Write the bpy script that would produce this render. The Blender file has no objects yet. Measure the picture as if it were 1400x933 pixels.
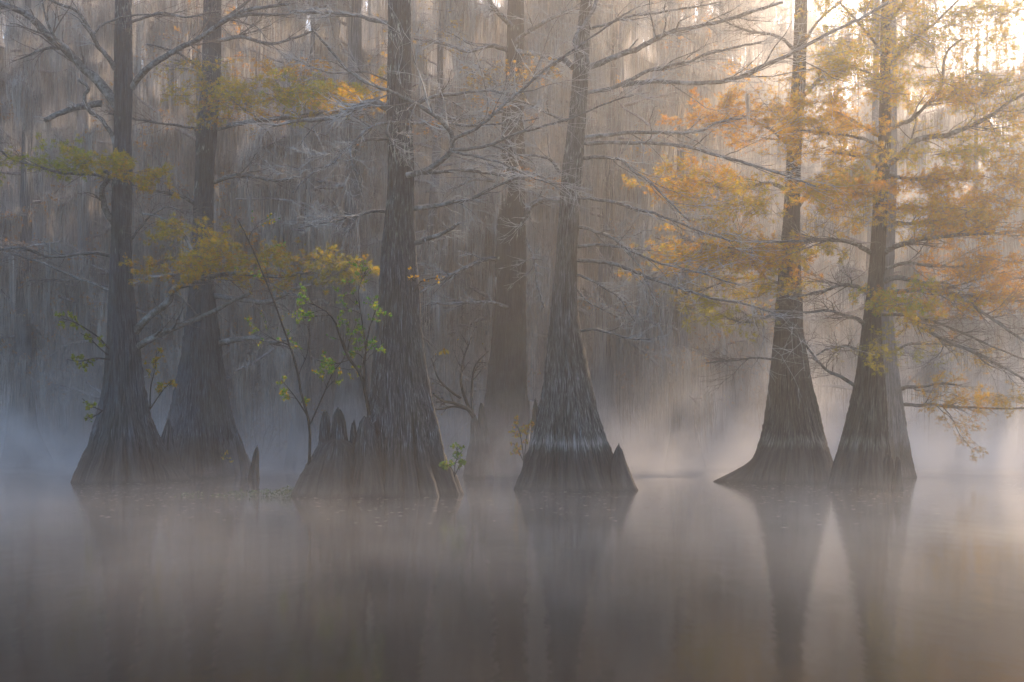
import bpy, math, random
import numpy as np
from mathutils import Vector

# ------------------------------------------------------------------ camera
C = bpy.context.scene.collection
SC = bpy.context.scene
FPX, HOR, CAMH = 1923.0, 588.0, 1.63      # focal length in photo pixels, horizon row, camera height
cam_d = bpy.data.cameras.new('camera')
cam = bpy.data.objects.new('camera', cam_d); C.objects.link(cam)
cam.location = (0, 0, CAMH); cam.rotation_euler = (math.radians(90), 0, 0)
cam_d.sensor_width = 36.0; cam_d.lens = 36.0 * FPX / 1400.0
cam_d.shift_y = (HOR - 466.5) / 1400.0
cam_d.clip_start = 0.1; cam_d.clip_end = 6000
SC.camera = cam
# ------------------------------------------------------------------ world, sun, exposure
SUN_EL, SUN_AZ = math.radians(30.0), math.radians(26.0)
w = bpy.data.worlds.new('World'); SC.world = w; w.use_nodes = True
wn = w.node_tree.nodes; wl = w.node_tree.links
sky = wn.new('ShaderNodeTexSky'); sky.sky_type = 'NISHITA'; sky.sun_disc = False
sky.sun_elevation = SUN_EL; sky.sun_rotation = SUN_AZ
sky.air_density = 1.0; sky.dust_density = 1.5; sky.ozone_density = 2.2
bg = wn['Background']; wl.new(sky.outputs[0], bg.inputs[0]); bg.inputs[1].default_value = 0.15
sd = bpy.data.lights.new('sun', 'SUN'); sun = bpy.data.objects.new('sun', sd); C.objects.link(sun)
sd.energy = 5.0; sd.angle = math.radians(1.5); sd.color = (1.0, 0.71, 0.46)
to_sun = Vector((math.sin(SUN_AZ) * math.cos(SUN_EL), math.cos(SUN_AZ) * math.cos(SUN_EL), math.sin(SUN_EL)))
sun.rotation_euler = to_sun.to_track_quat('Z', 'Y').to_euler(); sun.location = (60, 120, 60)
SC.view_settings.view_transform = 'Standard'; SC.view_settings.look = 'None'
SC.view_settings.gamma = 1.0; SC.view_settings.use_curve_mapping = False
SC.view_settings.exposure = 1.14
SC.render.engine = 'CYCLES'
cy = SC.cycles
cy.use_denoising = True; cy.max_bounces = 9; cy.volume_bounces = 5; cy.transparent_max_bounces = 6
cy.diffuse_bounces = 2; cy.glossy_bounces = 2; cy.transmission_bounces = 3
cy.volume_step_rate = 1.0; cy.volume_max_steps = 128
cy.use_adaptive_sampling = False
cy.sample_clamp_indirect = 3.0

rng = np.random.default_rng(11)
def P(px, py, Y):
    return np.array(((px - 700.0) * Y / FPX, Y, CAMH + (HOR - py) * Y / FPX))

# ------------------------------------------------------------------ materials
def mat(name):
    m = bpy.data.materials.new(name); m.use_nodes = True
    nt = m.node_tree; b = nt.nodes['Principled BSDF']
    return m, nt, b
def N(nt, t, **k):
    n = nt.nodes.new(t)
    for a, v in k.items(): setattr(n, a, v)
    return n
def ramp(nt, fac, stops):
    r = N(nt, 'ShaderNodeValToRGB')
    e = r.color_ramp.elements
    while len(e) < len(stops): e.new(0.5)
    for i, (p, c) in enumerate(stops):
        e[i].position = p; e[i].color = (*c, 1)
    nt.links.new(fac, r.inputs[0]); return r.outputs[0]
def noise(nt, vec, scale, detail=5, rough=0.6):
    n = N(nt, 'ShaderNodeTexNoise'); n.inputs['Scale'].default_value = scale
    n.inputs['Detail'].default_value = detail; n.inputs['Roughness'].default_value = rough
    nt.links.new(vec, n.inputs['Vector']); return n.outputs['Fac']
def mapping(nt, vec, sc):
    m = N(nt, 'ShaderNodeMapping'); m.inputs['Scale'].default_value = sc
    nt.links.new(vec, m.inputs['Vector']); return m.outputs[0]
def mixc(nt, f, a, b, mode='MIX'):
    m = N(nt, 'ShaderNodeMix', data_type='RGBA', blend_type=mode)
    for sock, v in ((m.inputs[0], f), (m.inputs[6], a), (m.inputs[7], b)):
        if hasattr(v, 'links'): nt.links.new(v, sock)
        elif isinstance(v, (int, float)): sock.default_value = v
        else: sock.default_value = (*v, 1)
    return m.outputs[2]
def maths(nt, op, a, b=None):
    m = N(nt, 'ShaderNodeMath', operation=op)
    for s, v in ((m.inputs[0], a), (m.inputs[1], b)):
        if v is None: continue
        if hasattr(v, 'links'): nt.links.new(v, s)
        else: s.default_value = v
    return m.outputs[0]

def bark_material(name, dark, light, streak, lichen=0.0, band=0.0):
    """Cypress bark: stringy vertical plates, pale streaks, lichen flecks; a smoother water-stained foot below the old waterline."""
    m, nt, b = mat(name)
    g = N(nt, 'ShaderNodeNewGeometry'); pos = g.outputs['Position']
    fa = N(nt, 'ShaderNodeAttribute', attribute_name='fibre').outputs['Vector']
    v = mapping(nt, fa, (10, 10, 0.45))
    n1 = noise(nt, v, 2.2, 8, 0.65)
    n2 = noise(nt, mapping(nt, fa, (19, 19, 0.75)), 3.0, 5, 0.7)
    n3 = noise(nt, pos, 0.9, 4, 0.6)
    c = ramp(nt, n1, [(0.40, dark), (0.60, light)])
    st = ramp(nt, n2, [(0.53, (0, 0, 0)), (0.63, (1, 1, 1))])
    c = mixc(nt, st, c, streak)
    c = mixc(nt, ramp(nt, n3, [(0.35, (1, 1, 1)), (0.6, (0.0, 0.0, 0.0))]), c, mixc(nt, 0.45, c, (0.05, 0.055, 0.035)))
    if lichen > 0:
        sp = ramp(nt, noise(nt, mapping(nt, fa, (1, 1, 0.4)), 9.0, 6, 0.7), [(0.55, (0, 0, 0)), (0.60, (1, 1, 1))])
        n4 = noise(nt, pos, 1.3, 3, 0.6)
        k = maths(nt, 'MULTIPLY', sp, ramp(nt, n4, [(0.62 - 0.22 * lichen, (0, 0, 0)), (0.72 - 0.2 * lichen, (1, 1, 1))]))
        sx = N(nt, 'ShaderNodeSeparateXYZ'); nt.links.new(pos, sx.inputs[0])
        hi = N(nt, 'ShaderNodeMapRange'); nt.links.new(sx.outputs[2], hi.inputs[0])
        hi.inputs[1].default_value = 5.5; hi.inputs[2].default_value = 9.0
        k = maths(nt, 'MULTIPLY', k, hi.outputs[0])
        c = mixc(nt, k, c, (0.42, 0.47, 0.42))
    sx = N(nt, 'ShaderNodeSeparateXYZ'); nt.links.new(pos, sx.inputs[0])
    wob = maths(nt, 'ADD', sx.outputs[2], maths(nt, 'MULTIPLY', maths(nt, 'SUBTRACT', noise(nt, mapping(nt, pos, (6, 6, 1)), 1.0, 3), 0.5), 0.5))
    lo = N(nt, 'ShaderNodeMapRange', interpolation_type='SMOOTHSTEP'); nt.links.new(wob, lo.inputs[0])
    lo.inputs[1].default_value = 0.6; lo.inputs[2].default_value = 1.6
    lo.inputs[3].default_value = 1; lo.inputs[4].default_value = 0
    foot = ramp(nt, n1, [(0.32, (0.016, 0.013, 0.011)), (0.65, (0.085, 0.072, 0.062))])
    c = mixc(nt, lo.outputs[0], c, foot)
    if band > 0:                                         # pale ring left by the high water
        bn = ramp(nt, wob, [(0, (0, 0, 0)), (1, (1, 1, 1))])
        d = maths(nt, 'ABSOLUTE', maths(nt, 'SUBTRACT', wob, 1.28))
        f = N(nt, 'ShaderNodeMapRange'); nt.links.new(d, f.inputs[0])
        f.inputs[1].default_value = 0.0; f.inputs[2].default_value = 0.24
        f.inputs[3].default_value = 1; f.inputs[4].default_value = 0
        k = maths(nt, 'MULTIPLY', maths(nt, 'MULTIPLY', f.outputs[0], ramp(nt, n2, [(0.42, (0, 0, 0)), (0.6, (1, 1, 1))])), band)
        c = mixc(nt, k, c, (0.42, 0.41, 0.40))
    wet = N(nt, 'ShaderNodeMapRange'); nt.links.new(sx.outputs[2], wet.inputs[0])
    wet.inputs[1].default_value = 0.02; wet.inputs[2].default_value = 0.12
    c = mixc(nt, wet.outputs[0], (0.018, 0.015, 0.013), c)
    nt.links.new(c, b.inputs['Base Color']); b.inputs['Roughness'].default_value = 0.85
    b.inputs['Specular IOR Level'].default_value = 0.25
    bp = N(nt, 'ShaderNodeBump'); bp.inputs['Strength'].default_value = 1.0; bp.inputs['Distance'].default_value = 0.09
    nt.links.new(n1, bp.inputs['Height']); nt.links.new(bp.outputs[0], b.inputs['Normal'])
    return m
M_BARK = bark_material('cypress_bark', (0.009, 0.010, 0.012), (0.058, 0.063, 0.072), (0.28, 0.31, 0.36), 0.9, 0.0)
M_BARK_BAND = bark_material('cypress_bark_ringed', (0.012, 0.0115, 0.011), (0.10, 0.095, 0.092), (0.42, 0.42, 0.43), 1.0, 0.9)
M_BARK_BROWN = bark_material('cypress_bark_brown', (0.012, 0.010, 0.008), (0.085, 0.072, 0.06), (0.22, 0.20, 0.18), 0.4, 0.35)
M_BARK_BLUE = bark_material('cypress_bark_grey', (0.012, 0.014, 0.017), (0.085, 0.096, 0.115), (0.19, 0.215, 0.25), 0.4, 0.0)
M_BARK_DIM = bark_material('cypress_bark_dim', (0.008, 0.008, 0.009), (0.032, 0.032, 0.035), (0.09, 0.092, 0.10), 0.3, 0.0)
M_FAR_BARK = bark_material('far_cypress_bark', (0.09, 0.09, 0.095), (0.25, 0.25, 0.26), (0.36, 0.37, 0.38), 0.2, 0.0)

def limb_material(name, base, pale, amt):
    m, nt, b = mat(name)
    g = N(nt, 'ShaderNodeNewGeometry'); pos = g.outputs['Position']
    c = ramp(nt, noise(nt, pos, 2.6, 6, 0.7), [(0.62 - 0.3 * amt, base), (0.70 - 0.25 * amt, pale)])
    c = mixc(nt, 0.5, c, mixc(nt, ramp(nt, noise(nt, pos, 14, 4), [(0.35, (0, 0, 0)), (0.65, (1, 1, 1))]), base, pale))
    nt.links.new(c, b.inputs['Base Color']); b.inputs['Roughness'].default_value = 0.9
    b.inputs['Specular IOR Level'].default_value = 0.2
    return m
M_LIMB = limb_material('limb_bark', (0.07, 0.062, 0.056), (0.30, 0.31, 0.30), 0.35)
M_STEM = limb_material('dark_stem', (0.018, 0.015, 0.013), (0.075, 0.068, 0.06), 0.3)
M_TWIG_PALE = limb_material('silvery_twig', (0.15, 0.15, 0.15), (0.52, 0.54, 0.54), 0.75)
M_TWIG = limb_material('brown_twig', (0.10, 0.08, 0.068), (0.32, 0.29, 0.27), 0.35)
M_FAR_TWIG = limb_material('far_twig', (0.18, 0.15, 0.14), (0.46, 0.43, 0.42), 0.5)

def leaf_material(name, trans=0.45):
    m, nt, b = mat(name)
    a = N(nt, 'ShaderNodeAttribute', attribute_name='tint')
    nt.links.new(a.outputs['Color'], b.inputs['Base Color']); b.inputs['Roughness'].default_value = 0.7
    b.inputs['Specular IOR Level'].default_value = 0.2
    t = N(nt, 'ShaderNodeBsdfTranslucent'); nt.links.new(a.outputs['Color'], t.inputs[0])
    mx = N(nt, 'ShaderNodeMixShader'); mx.inputs[0].default_value = trans
    nt.links.new(b.outputs[0], mx.inputs[1]); nt.links.new(t.outputs[0], mx.inputs[2])
    nt.links.new(mx.outputs[0], nt.nodes['Material Output'].inputs[0])
    return m
M_LEAF = leaf_material('cypress_needles', 0.65); M_BROAD = leaf_material('broad_leaf', 0.4); M_MOSS = leaf_material('spanish_moss', 0.35)

# ------------------------------------------------------------------ objects and mesh helpers
def raw_mesh(name, verts, faces, m, tint=None, smooth=True):
    """faces: (n,k) array with one face size, or a list of such arrays."""
    if isinstance(faces, np.ndarray): faces = [faces]
    me = bpy.data.meshes.new(name)
    v = np.ascontiguousarray(verts, dtype=np.float32)
    me.vertices.add(len(v)); me.vertices.foreach_set('co', v.ravel())
    loops = np.concatenate([f.ravel() for f in faces]).astype(np.int32)
    tot = np.concatenate([np.full(len(f), f.shape[1], np.int32) for f in faces])
    st = np.concatenate([[0], np.cumsum(tot)[:-1]]).astype(np.int32)
    me.loops.add(len(loops)); me.loops.foreach_set('vertex_index', loops)
    me.polygons.add(len(tot)); me.polygons.foreach_set('loop_start', st); me.polygons.foreach_set('loop_total', tot)
    me.polygons.foreach_set('use_smooth', np.full(len(tot), smooth, bool))
    me.update(calc_edges=True)
    if tint is not None:
        at = me.attributes.new('tint', 'FLOAT_COLOR', 'POINT')
        at.data.foreach_set('color', np.hstack([tint, np.ones((len(tint), 1))]).astype(np.float32).ravel())
    me.materials.append(m)
    return me
def link(name, me, parent=None, kind=None, label=None, cat=None, group=None):
    o = bpy.data.objects.new(name, me); C.objects.link(o)
    if parent is not None:
        o.parent = parent; o.matrix_parent_inverse = parent.matrix_basis.inverted()
    for k, v in (('kind', kind), ('label', label), ('category', cat), ('group', group)):
        if v: o[k] = v
    return o
def empty(name, loc, label, cat, group=None):
    o = bpy.data.objects.new(name, None); C.objects.link(o); o.location = tuple(float(a) for a in loc)
    o['label'] = label; o['category'] = cat
    if group: o['group'] = group
    return o
class Bag:                                     # collects raw arrays, welded into one mesh at the end
    def __init__(s): s.v = []; s.f = {}; s.n = 0; s.t = []
    def add(s, v, f, t=None):
        s.v.append(v); s.f.setdefault(f.shape[1], []).append(f + s.n); s.n += len(v)
        if t is not None: s.t.append(t)
    def mesh(s, name, m):
        return raw_mesh(name, np.concatenate(s.v), [np.concatenate(a) for a in s.f.values()], m,
                        np.concatenate(s.t) if s.t else None)
def tubes(bag, PP, R, k):
    """PP (n,m,3) centre lines, R (n,m) radii, k sides."""
    if len(PP) == 0: return
    n, m, _ = PP.shape
    T = np.gradient(PP, axis=1); T /= np.linalg.norm(T, axis=2, keepdims=True) + 1e-9
    ref = np.where(np.abs(T[..., 2:3]) > 0.9, np.array([1., 0, 0]), np.array([0, 0, 1.]))
    ref = np.broadcast_to(ref[:, :1], T.shape)
    U = np.cross(T, ref); U /= np.linalg.norm(U, axis=2, keepdims=True) + 1e-9
    V = np.cross(T, U)
    a = np.arange(k) * 2 * math.pi / k
    ring = PP[:, :, None] + R[:, :, None, None] * (np.cos(a)[None, None, :, None] * U[:, :, None] + np.sin(a)[None, None, :, None] * V[:, :, None])
    v = ring.reshape(-1, 3)
    b = (np.arange(n)[:, None, None] * m + np.arange(m - 1)[None, :, None]) * k
    j = np.arange(k)[None, None, :]; j2 = (j + 1) % k
    f = np.stack([b + j, b + j2, b + k + j2, b + k + j], -1).reshape(-1, 4)
    bag.add(v, f)
    cap = (np.arange(n)[:, None] * m + m - 1) * k + np.arange(k)[None]
    bag.f.setdefault(k, []).append(cap + (bag.n - len(v)))
def smooth_path(pts, n):
    """Catmull-Rom through pts (m,3) resampled to n points."""
    p = np.asarray(pts, float); p = np.vstack([2 * p[0] - p[1], p, 2 * p[-1] - p[-2]])
    t = np.linspace(0, len(p) - 3 - 1e-6, n); i = t.astype(int); u = (t - i)[:, None]
    a, b, c, d = p[i], p[i + 1], p[i + 2], p[i + 3]
    return 0.5 * (2 * b + (c - a) * u + (2 * a - 5 * b + 4 * c - d) * u**2 + (3 * b - a - 3 * c + d) * u**3)
def unit(a): return a / (np.linalg.norm(a, axis=-1, keepdims=True) + 1e-9)

def spawn(PP, R, per, length, m, t0=0.2, t1=1.0, spread=0.9, flat=0.5, wander=0.18, grav=0.0, rscale=0.55, rmin=0.004, taper=0.75, lenpow=0.6):
    """Child branches off each parent polyline; returns (n*per, m, 3), radii."""
    n, mm, _ = PP.shape
    t = rng.uniform(t0, t1, (n, per)); x = t * (mm - 1); i = np.minimum(x.astype(int), mm - 2); u = (x - i)[..., None]
    ar = np.arange(n)[:, None]
    p0 = PP[ar, i] * (1 - u) + PP[ar, i + 1] * u
    r0 = R[ar, i] * (1 - u[..., 0]) + R[ar, i + 1] * u[..., 0]
    T = unit(PP[ar, i + 1] - PP[ar, i])
    q = rng.normal(size=(n, per, 3)); q[..., 2] *= flat
    q -= (q * T).sum(-1, keepdims=True) * T; q = unit(q)
    ang = spread * rng.uniform(0.55, 1.25, (n, per, 1))
    d = T * np.cos(ang) + q * np.sin(ang); d[..., 2] *= (0.4 + flat * 0.6); d = unit(d)
    L = length * rng.uniform(0.45, 1.15, (n, per)) * (1.15 - 0.75 * t**(1 / lenpow))
    pts = [p0]; cur = d
    for s in range(m - 1):
        cur = unit(cur + rng.normal(size=cur.shape) * wander + np.array([0, 0, grav]))
        pts.append(pts[-1] + cur * (L / (m - 1))[..., None])
    out = np.stack(pts, 2).reshape(n * per, m, 3)
    rr = np.maximum(r0 * rscale, rmin)[..., None] * np.linspace(1, 1 - taper, m)
    return out, np.maximum(rr, rmin * 0.6).reshape(n * per, m)

def along(PP, n, t0=0.1):
    k = rng.integers(0, len(PP), n); t = rng.uniform(t0, 1, n) * (PP.shape[1] - 1)
    i = np.minimum(t.astype(int), PP.shape[1] - 2); u = (t - i)[:, None]
    return PP[k, i] * (1 - u) + PP[k, i + 1] * u, unit(PP[k, i + 1] - PP[k, i])

PAL = {'rust': [(0.46, 0.19, 0.015), (0.52, 0.24, 0.02), (0.40, 0.18, 0.02)],
       'orange': [(0.60, 0.29, 0.015), (0.56, 0.26, 0.015), (0.58, 0.34, 0.02)],
       'gold': [(0.60, 0.38, 0.02), (0.52, 0.36, 0.03), (0.55, 0.30, 0.02)],
       'olive': [(0.36, 0.32, 0.02), (0.44, 0.36, 0.02), (0.28, 0.28, 0.03)],
       'lime': [(0.26, 0.33, 0.02), (0.36, 0.37, 0.03), (0.16, 0.25, 0.03)],
       'weed': [(0.06, 0.10, 0.04), (0.10, 0.15, 0.06), (0.20, 0.22, 0.14)],
       'green': [(0.08, 0.26, 0.04), (0.14, 0.34, 0.04), (0.30, 0.36, 0.03)]}
def tints(names, n):
    pool = np.array([c for nm in names for c in PAL[nm]])
    return pool[rng.integers(0, len(pool), n)] * rng.uniform(0.7, 1.25, (n, 1))
def fronds(bag, pos, d, size, names, droop=0.25):
    """Feathery needle sprays: a rachis sliver and three pairs of leaflet slivers each."""
    n = len(pos)
    if n == 0: return
    d = unit(d + rng.normal(size=(n, 3)) * 0.7 - np.array([0, 0, droop])); L = size * rng.uniform(0.6, 1.3, (n, 1))
    side = unit(np.cross(d, rng.normal(size=(n, 3)) * 0.5 + np.array([0, 0, 1.])))
    col = tints(names, n)
    vs, cs = [], []
    for a, s, l in ((0.1, 1, 0.66), (0.1, -1, 0.66), (0.42, 1, 0.62), (0.45, -0.8, 0.62)):
        b0 = pos + d * L * a; dd = unit(d * 0.75 + side * s); tip = b0 + dd * L * l
        wv = unit(np.cross(dd, side if s == 0 else d)) * L * 0.05 if s == 0 else d * L * 0.08
        vs.append(np.stack([b0 - wv, b0 + wv, tip], 1)); cs.append(np.repeat(col[:, None], 3, 1))
    v = np.concatenate(vs).reshape(-1, 3); c = np.concatenate(cs).reshape(-1, 3)
    bag.add(v, np.arange(len(v)).reshape(-1, 3), c)
def leaves(bag, pos, d, size, names):
    """Broad leaves: folded four-point blades."""
    n = len(pos); d = unit(d + rng.normal(size=(n, 3)) * 0.9 - np.array([0, 0, 0.3]))
    s = unit(np.cross(d, rng.normal(size=(n, 3)))); up = np.cross(s, d)
    L = size * rng.uniform(0.6, 1.2, (n, 1)); col = tints(names, n)
    v = np.stack([pos, pos + d * L * .5 + s * L * .32 + up * L * .06, pos + d * L, pos + d * L * .5 - s * L * .32 + up * L * .06], 1).reshape(-1, 3)
    b = np.arange(n)[:, None] * 4
    bag.add(v, np.concatenate([b + [[0, 1, 2]], b + [[0, 2, 3]]]), np.repeat(col, 4, 0))
MOSS = np.array([(0.38, 0.37, 0.34), (0.30, 0.29, 0.27), (0.46, 0.44, 0.41), (0.34, 0.29, 0.25)])
def moss(bag, pos, length, strands, width, wisp, m=4, lift=0.03):
    """Spanish moss: hanging tufts of thin kinked ribbons. length (n,) per tuft."""
    n = len(pos)
    if n == 0: return
    p = np.repeat(pos, strands, 0); L = np.repeat(length, strands) * rng.uniform(0.25, 1, n * strands)
    p = p + rng.normal(size=p.shape) * np.array([wisp, wisp, lift])
    a = rng.uniform(0, math.pi, len(p)); wd = np.stack([np.cos(a), np.sin(a), 0 * a], 1)
    z = np.linspace(0, 1, m); off = np.zeros((len(p), 3)); rows = []
    conv = (np.repeat(pos, strands, 0) - p) * np.array([1, 1, 0])
    for j in range(m):
        c = p + conv * 0.45 * z[j]**2 + off - np.array([0, 0, 1]) * (L * z[j])[:, None]
        wv = wd * (width * (1 - 0.85 * z[j]**1.5))
        rows.append(np.stack([c - wv, c + wv], 1)); off = off + rng.normal(size=off.shape) * np.array([wisp, wisp, 0]) * 0.22
    v = np.stack(rows, 1).reshape(-1, 3)
    b = np.arange(len(p))[:, None, None] * 2 * m + np.arange(m - 1)[None, :, None] * 2
    f = (b + np.array([0, 1, 3, 2])).reshape(-1, 4)
    col = np.repeat(MOSS[rng.integers(0, 4, n)], strands, 0) * rng.uniform(0.75, 1.2, (len(p), 1))
    bag.add(v, f, np.repeat(col, 2 * m, 0))

def vnoise(seed, n, period):                  # smooth periodic 1-D noise sampled at n angles
    r = np.random.default_rng(seed); k = r.normal(size=period)
    x = np.arange(n) / n * period; i = x.astype(int); u = x - i; u = u * u * (3 - 2 * u)
    return k[i % period] * (1 - u) + k[(i + 1) % period] * u

def trunk_mesh(name, prof, m, seed, nt=144, nz=170, flutes=11, fl_amp=0.30, fl_top=2.4, lobes=(), top=None, rough=1.0):
    """prof: rows (z, cx, cy, rx). Fluted, furrowed trunk. lobes: (angle, width, extra radius, height) buttresses."""
    prof = np.array(sorted(prof)); z0, z1 = prof[0, 0], prof[-1, 0]
    u = np.linspace(0, 1, nz); zz = z0 + (z1 - z0) * (0.55 * u + 0.45 * u**3)
    cx, cyy, rr = (np.interp(zz, prof[:, 0], prof[:, k]) for k in (1, 2, 3))
    kern = np.ones(7) / 7
    for arr in (cx, cyy, rr):
        arr[3:-3] = np.convolve(arr, kern, 'valid')
    r = np.random.default_rng(seed)
    th = np.arange(nt) / nt * 2 * math.pi
    base = vnoise(seed, nt, flutes); base = base / np.abs(base).max()
    ridge = 1 - np.abs(np.sin(th * flutes / 2 + r.uniform(0, 6) + 0.75 * vnoise(seed + 1, nt, 7))) ** 0.6
    wide = 0.6 + 0.5 * np.abs(vnoise(seed + 7, nt, 6))
    fine = vnoise(seed + 2, nt, 34); fine /= np.abs(fine).max(); fine2 = vnoise(seed + 3, nt, 70); fine2 /= np.abs(fine2).max()
    V = np.zeros((nz, nt, 3))
    ph = np.cumsum(r.normal(size=nz)) * 0.05; ph2 = np.cumsum(r.normal(size=nz)) * 0.10
    roll = lambda a, s: np.interp((th + s) % (2 * math.pi), np.append(th, 2 * math.pi), np.append(a, a[0]))
    for k in range(nz):
        h = np.clip(1 - zz[k] / fl_top, 0, 1); f = h * h * (3 - 2 * h)
        up = np.clip(zz[k] / 1.0, 0, 1)
        q = 1 + 1.6 * fl_amp * f * (0.65 * base - 0.85 * ridge * wide + 0.16) + 0.05 * roll(base, 0.4 * zz[k] * 0.3) \
            + rough * (0.02 + 0.04 * up) * roll(fine, ph[k] * 0.3) + rough * (0.012 + 0.035 * up) * roll(fine2, ph2[k] * 0.2)
        q = q + rough * 0.012 * r.normal(size=nt) * up + 0.022 * roll(base, 1.9 * zz[k]) * min(zz[k] + .5, 1) + 0.012 * roll(fine, 0.9 * math.sin(zz[k] * 2.1))
        R = rr[k] * q
        for (a, wd, ex, hh) in lobes:
            dd = (th - a + math.pi) % (2 * math.pi) - math.pi
            g = np.clip(1 - zz[k] / hh, 0, 1) ** 1.6
            R = R + ex * g * np.exp(-(dd / wd) ** 2)
        V[k, :, 0] = cx[k] + R * np.cos(th); V[k, :, 1] = cyy[k] + R * np.sin(th); V[k, :, 2] = zz[k]
    if top == 'jagged':
        for q_, f_ in ((1, .45), (2, .72), (3, .88), (4, .96)):
            V[-q_, :, :2] = [cx[-q_], cyy[-q_]] + (V[-q_, :, :2] - [cx[-q_], cyy[-q_]]) * f_
        V[-6:, :, 2] += np.linspace(0, 1, 6)[:, None] * 0.05 * vnoise(seed + 5, nt, 9)[None] 
    b = np.arange(nz - 1)[:, None] * nt; j = np.arange(nt)[None]; j2 = (j + 1) % nt
    f = np.stack([b + j, b + j2, b + nt + j2, b + nt + j], -1).reshape(-1, 4)
    v = V.reshape(-1, 3)
    ctr = V[-1].mean(0) + (0, 0, 0.03); v = np.vstack([v, ctr]); last = (nz - 1) * nt
    cap = np.stack([last + np.arange(nt), last + (np.arange(nt) + 1) % nt, np.full(nt, len(v) - 1)], 1)
    me = raw_mesh(name, v, [f, cap], m)
    kb = np.interp(1.5, prof[:, 0], prof[:, 3]); tt = np.tile(th, nz)      # fibre coordinates: the strips fan out with the flare
    bc = np.stack([np.cos(tt) * kb, np.sin(tt) * kb, v[:-1, 2]], 1); bc = np.vstack([bc, bc[-1:]])
    at = me.attributes.new('fibre', 'FLOAT_VECTOR', 'POINT'); at.data.foreach_set('vector', bc.astype(np.float32).ravel())
    return me

def px_profile(rows, Y, extra_top=True, top_z=23.0, dyw=0.0, base_grow=1.06):
    """rows: (py, x_left, x_right) in photo pixels -> (z, cx, cy, r)."""
    out = []
    for py, a, b in rows:
        c = P((a + b) / 2, py, Y); out.append((c[2], c[0], Y + dyw * c[2], (b - a) / 2 * Y / FPX))
    out.sort()
    lo = out[0]; out.insert(0, (-0.5, lo[1], lo[2], lo[3] * base_grow))
    if extra_top:
        hi = out[-1]; sl = (hi[1] - out[-3][1]) / max(hi[0] - out[-3][0], 1)
        out.append((top_z, hi[1] + sl * (top_z - hi[0]) * 0.4, hi[2], 0.05))
    return out

# ------------------------------------------------------------------ a limb traced from the photo, with its own twigs, needles and moss
def limb(parent, pts, r0, r1, Y, dY=0.0, side=6, sub=5, bare=True, leafy=None, nleaf=0, nmoss=0, twig='pale', scale=1.0, flat=0.5, lsize=0.11, grav=0.0, curve=0.4):
    """pts in photo pixels at depth Y (dY added towards the tip), r0/r1 in photo pixels."""
    m = len(pts)
    w3 = [P(x, y, Y + dY * (i / max(m - 1, 1)) ** 1.0) for i, (x, y) in enumerate(pts)]
    w3[0] = w3[0] + np.array([0, 0, 0.])
    n = max(10, 5 * m); path = smooth_path(w3, n)
    L = np.linalg.norm(np.diff(path, axis=0), axis=1).sum()
    path[1:] += np.cumsum(rng.normal(size=(n - 1, 3)), 0) * 0.006 * math.sqrt(10 / n) * min(L, 3)
    R = np.linspace(r0, r1, n) * Y / FPX * rng.uniform(0.92, 1.08, n)
    bag = Bag(); tubes(bag, path[None], R[None], 8)
    # secondary branches share the limb's bark
    a, ra = spawn(path[None], R[None], side, L * 0.42 * scale, 9, 0.22, 1.0, 0.7, flat, 0.13, grav, 0.42, 0.008)
    if side: tubes(bag, a, ra, 5)
    lm = link('limb', bag.mesh('limb', M_LIMB), parent)
    tips = [path[None, n // 2:]]
    if side and sub:
        tb = Bag()
        b, rb = spawn(a, ra, sub, L * 0.24 * scale + 0.3, 6, 0.15, 1.0, 0.7, flat, 0.14, grav, 0.6, 0.0072)
        tubes(tb, b, rb, 3)
        c, rc = spawn(b, rb, 3, L * 0.12 * scale + 0.22, 4, 0.15, 1.0, 0.65, flat + 0.1, 0.16, grav, 0.7, 0.0048)
        tubes(tb, c, rc, 3)
        e, re = spawn(path[None, n // 4:], R[None, n // 4:], side * 2, L * 0.14 * scale + 0.25, 6, 0, 1, 0.9, flat, 0.15, grav, 0.4, 0.006)
        tubes(tb, e, re, 3)
        link('twigs', tb.mesh('twigs', M_TWIG_PALE if twig == 'pale' else M_TWIG), lm, 'stuff')
        if leafy:
            fb = Bag(); pos1, d1 = along(c, int(nleaf * 0.75)); pos2, d2 = along(b, nleaf - len(pos1))
            fronds(fb, np.vstack([pos1, pos2]) + rng.normal(size=(len(pos1) + len(pos2), 3)) * 0.04, np.vstack([d1, d2]), lsize, leafy)
            link('needles', fb.mesh('needles', M_LEAF), lm, 'stuff')
        if nmoss:
            mb = Bag(); pos, _ = along(a, nmoss); moss(mb, pos, rng.uniform(0.2, 1.1, nmoss), 14, 0.006, 0.05)
            link('moss', mb.mesh('moss', M_MOSS), lm, 'stuff')
    return lm
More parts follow.
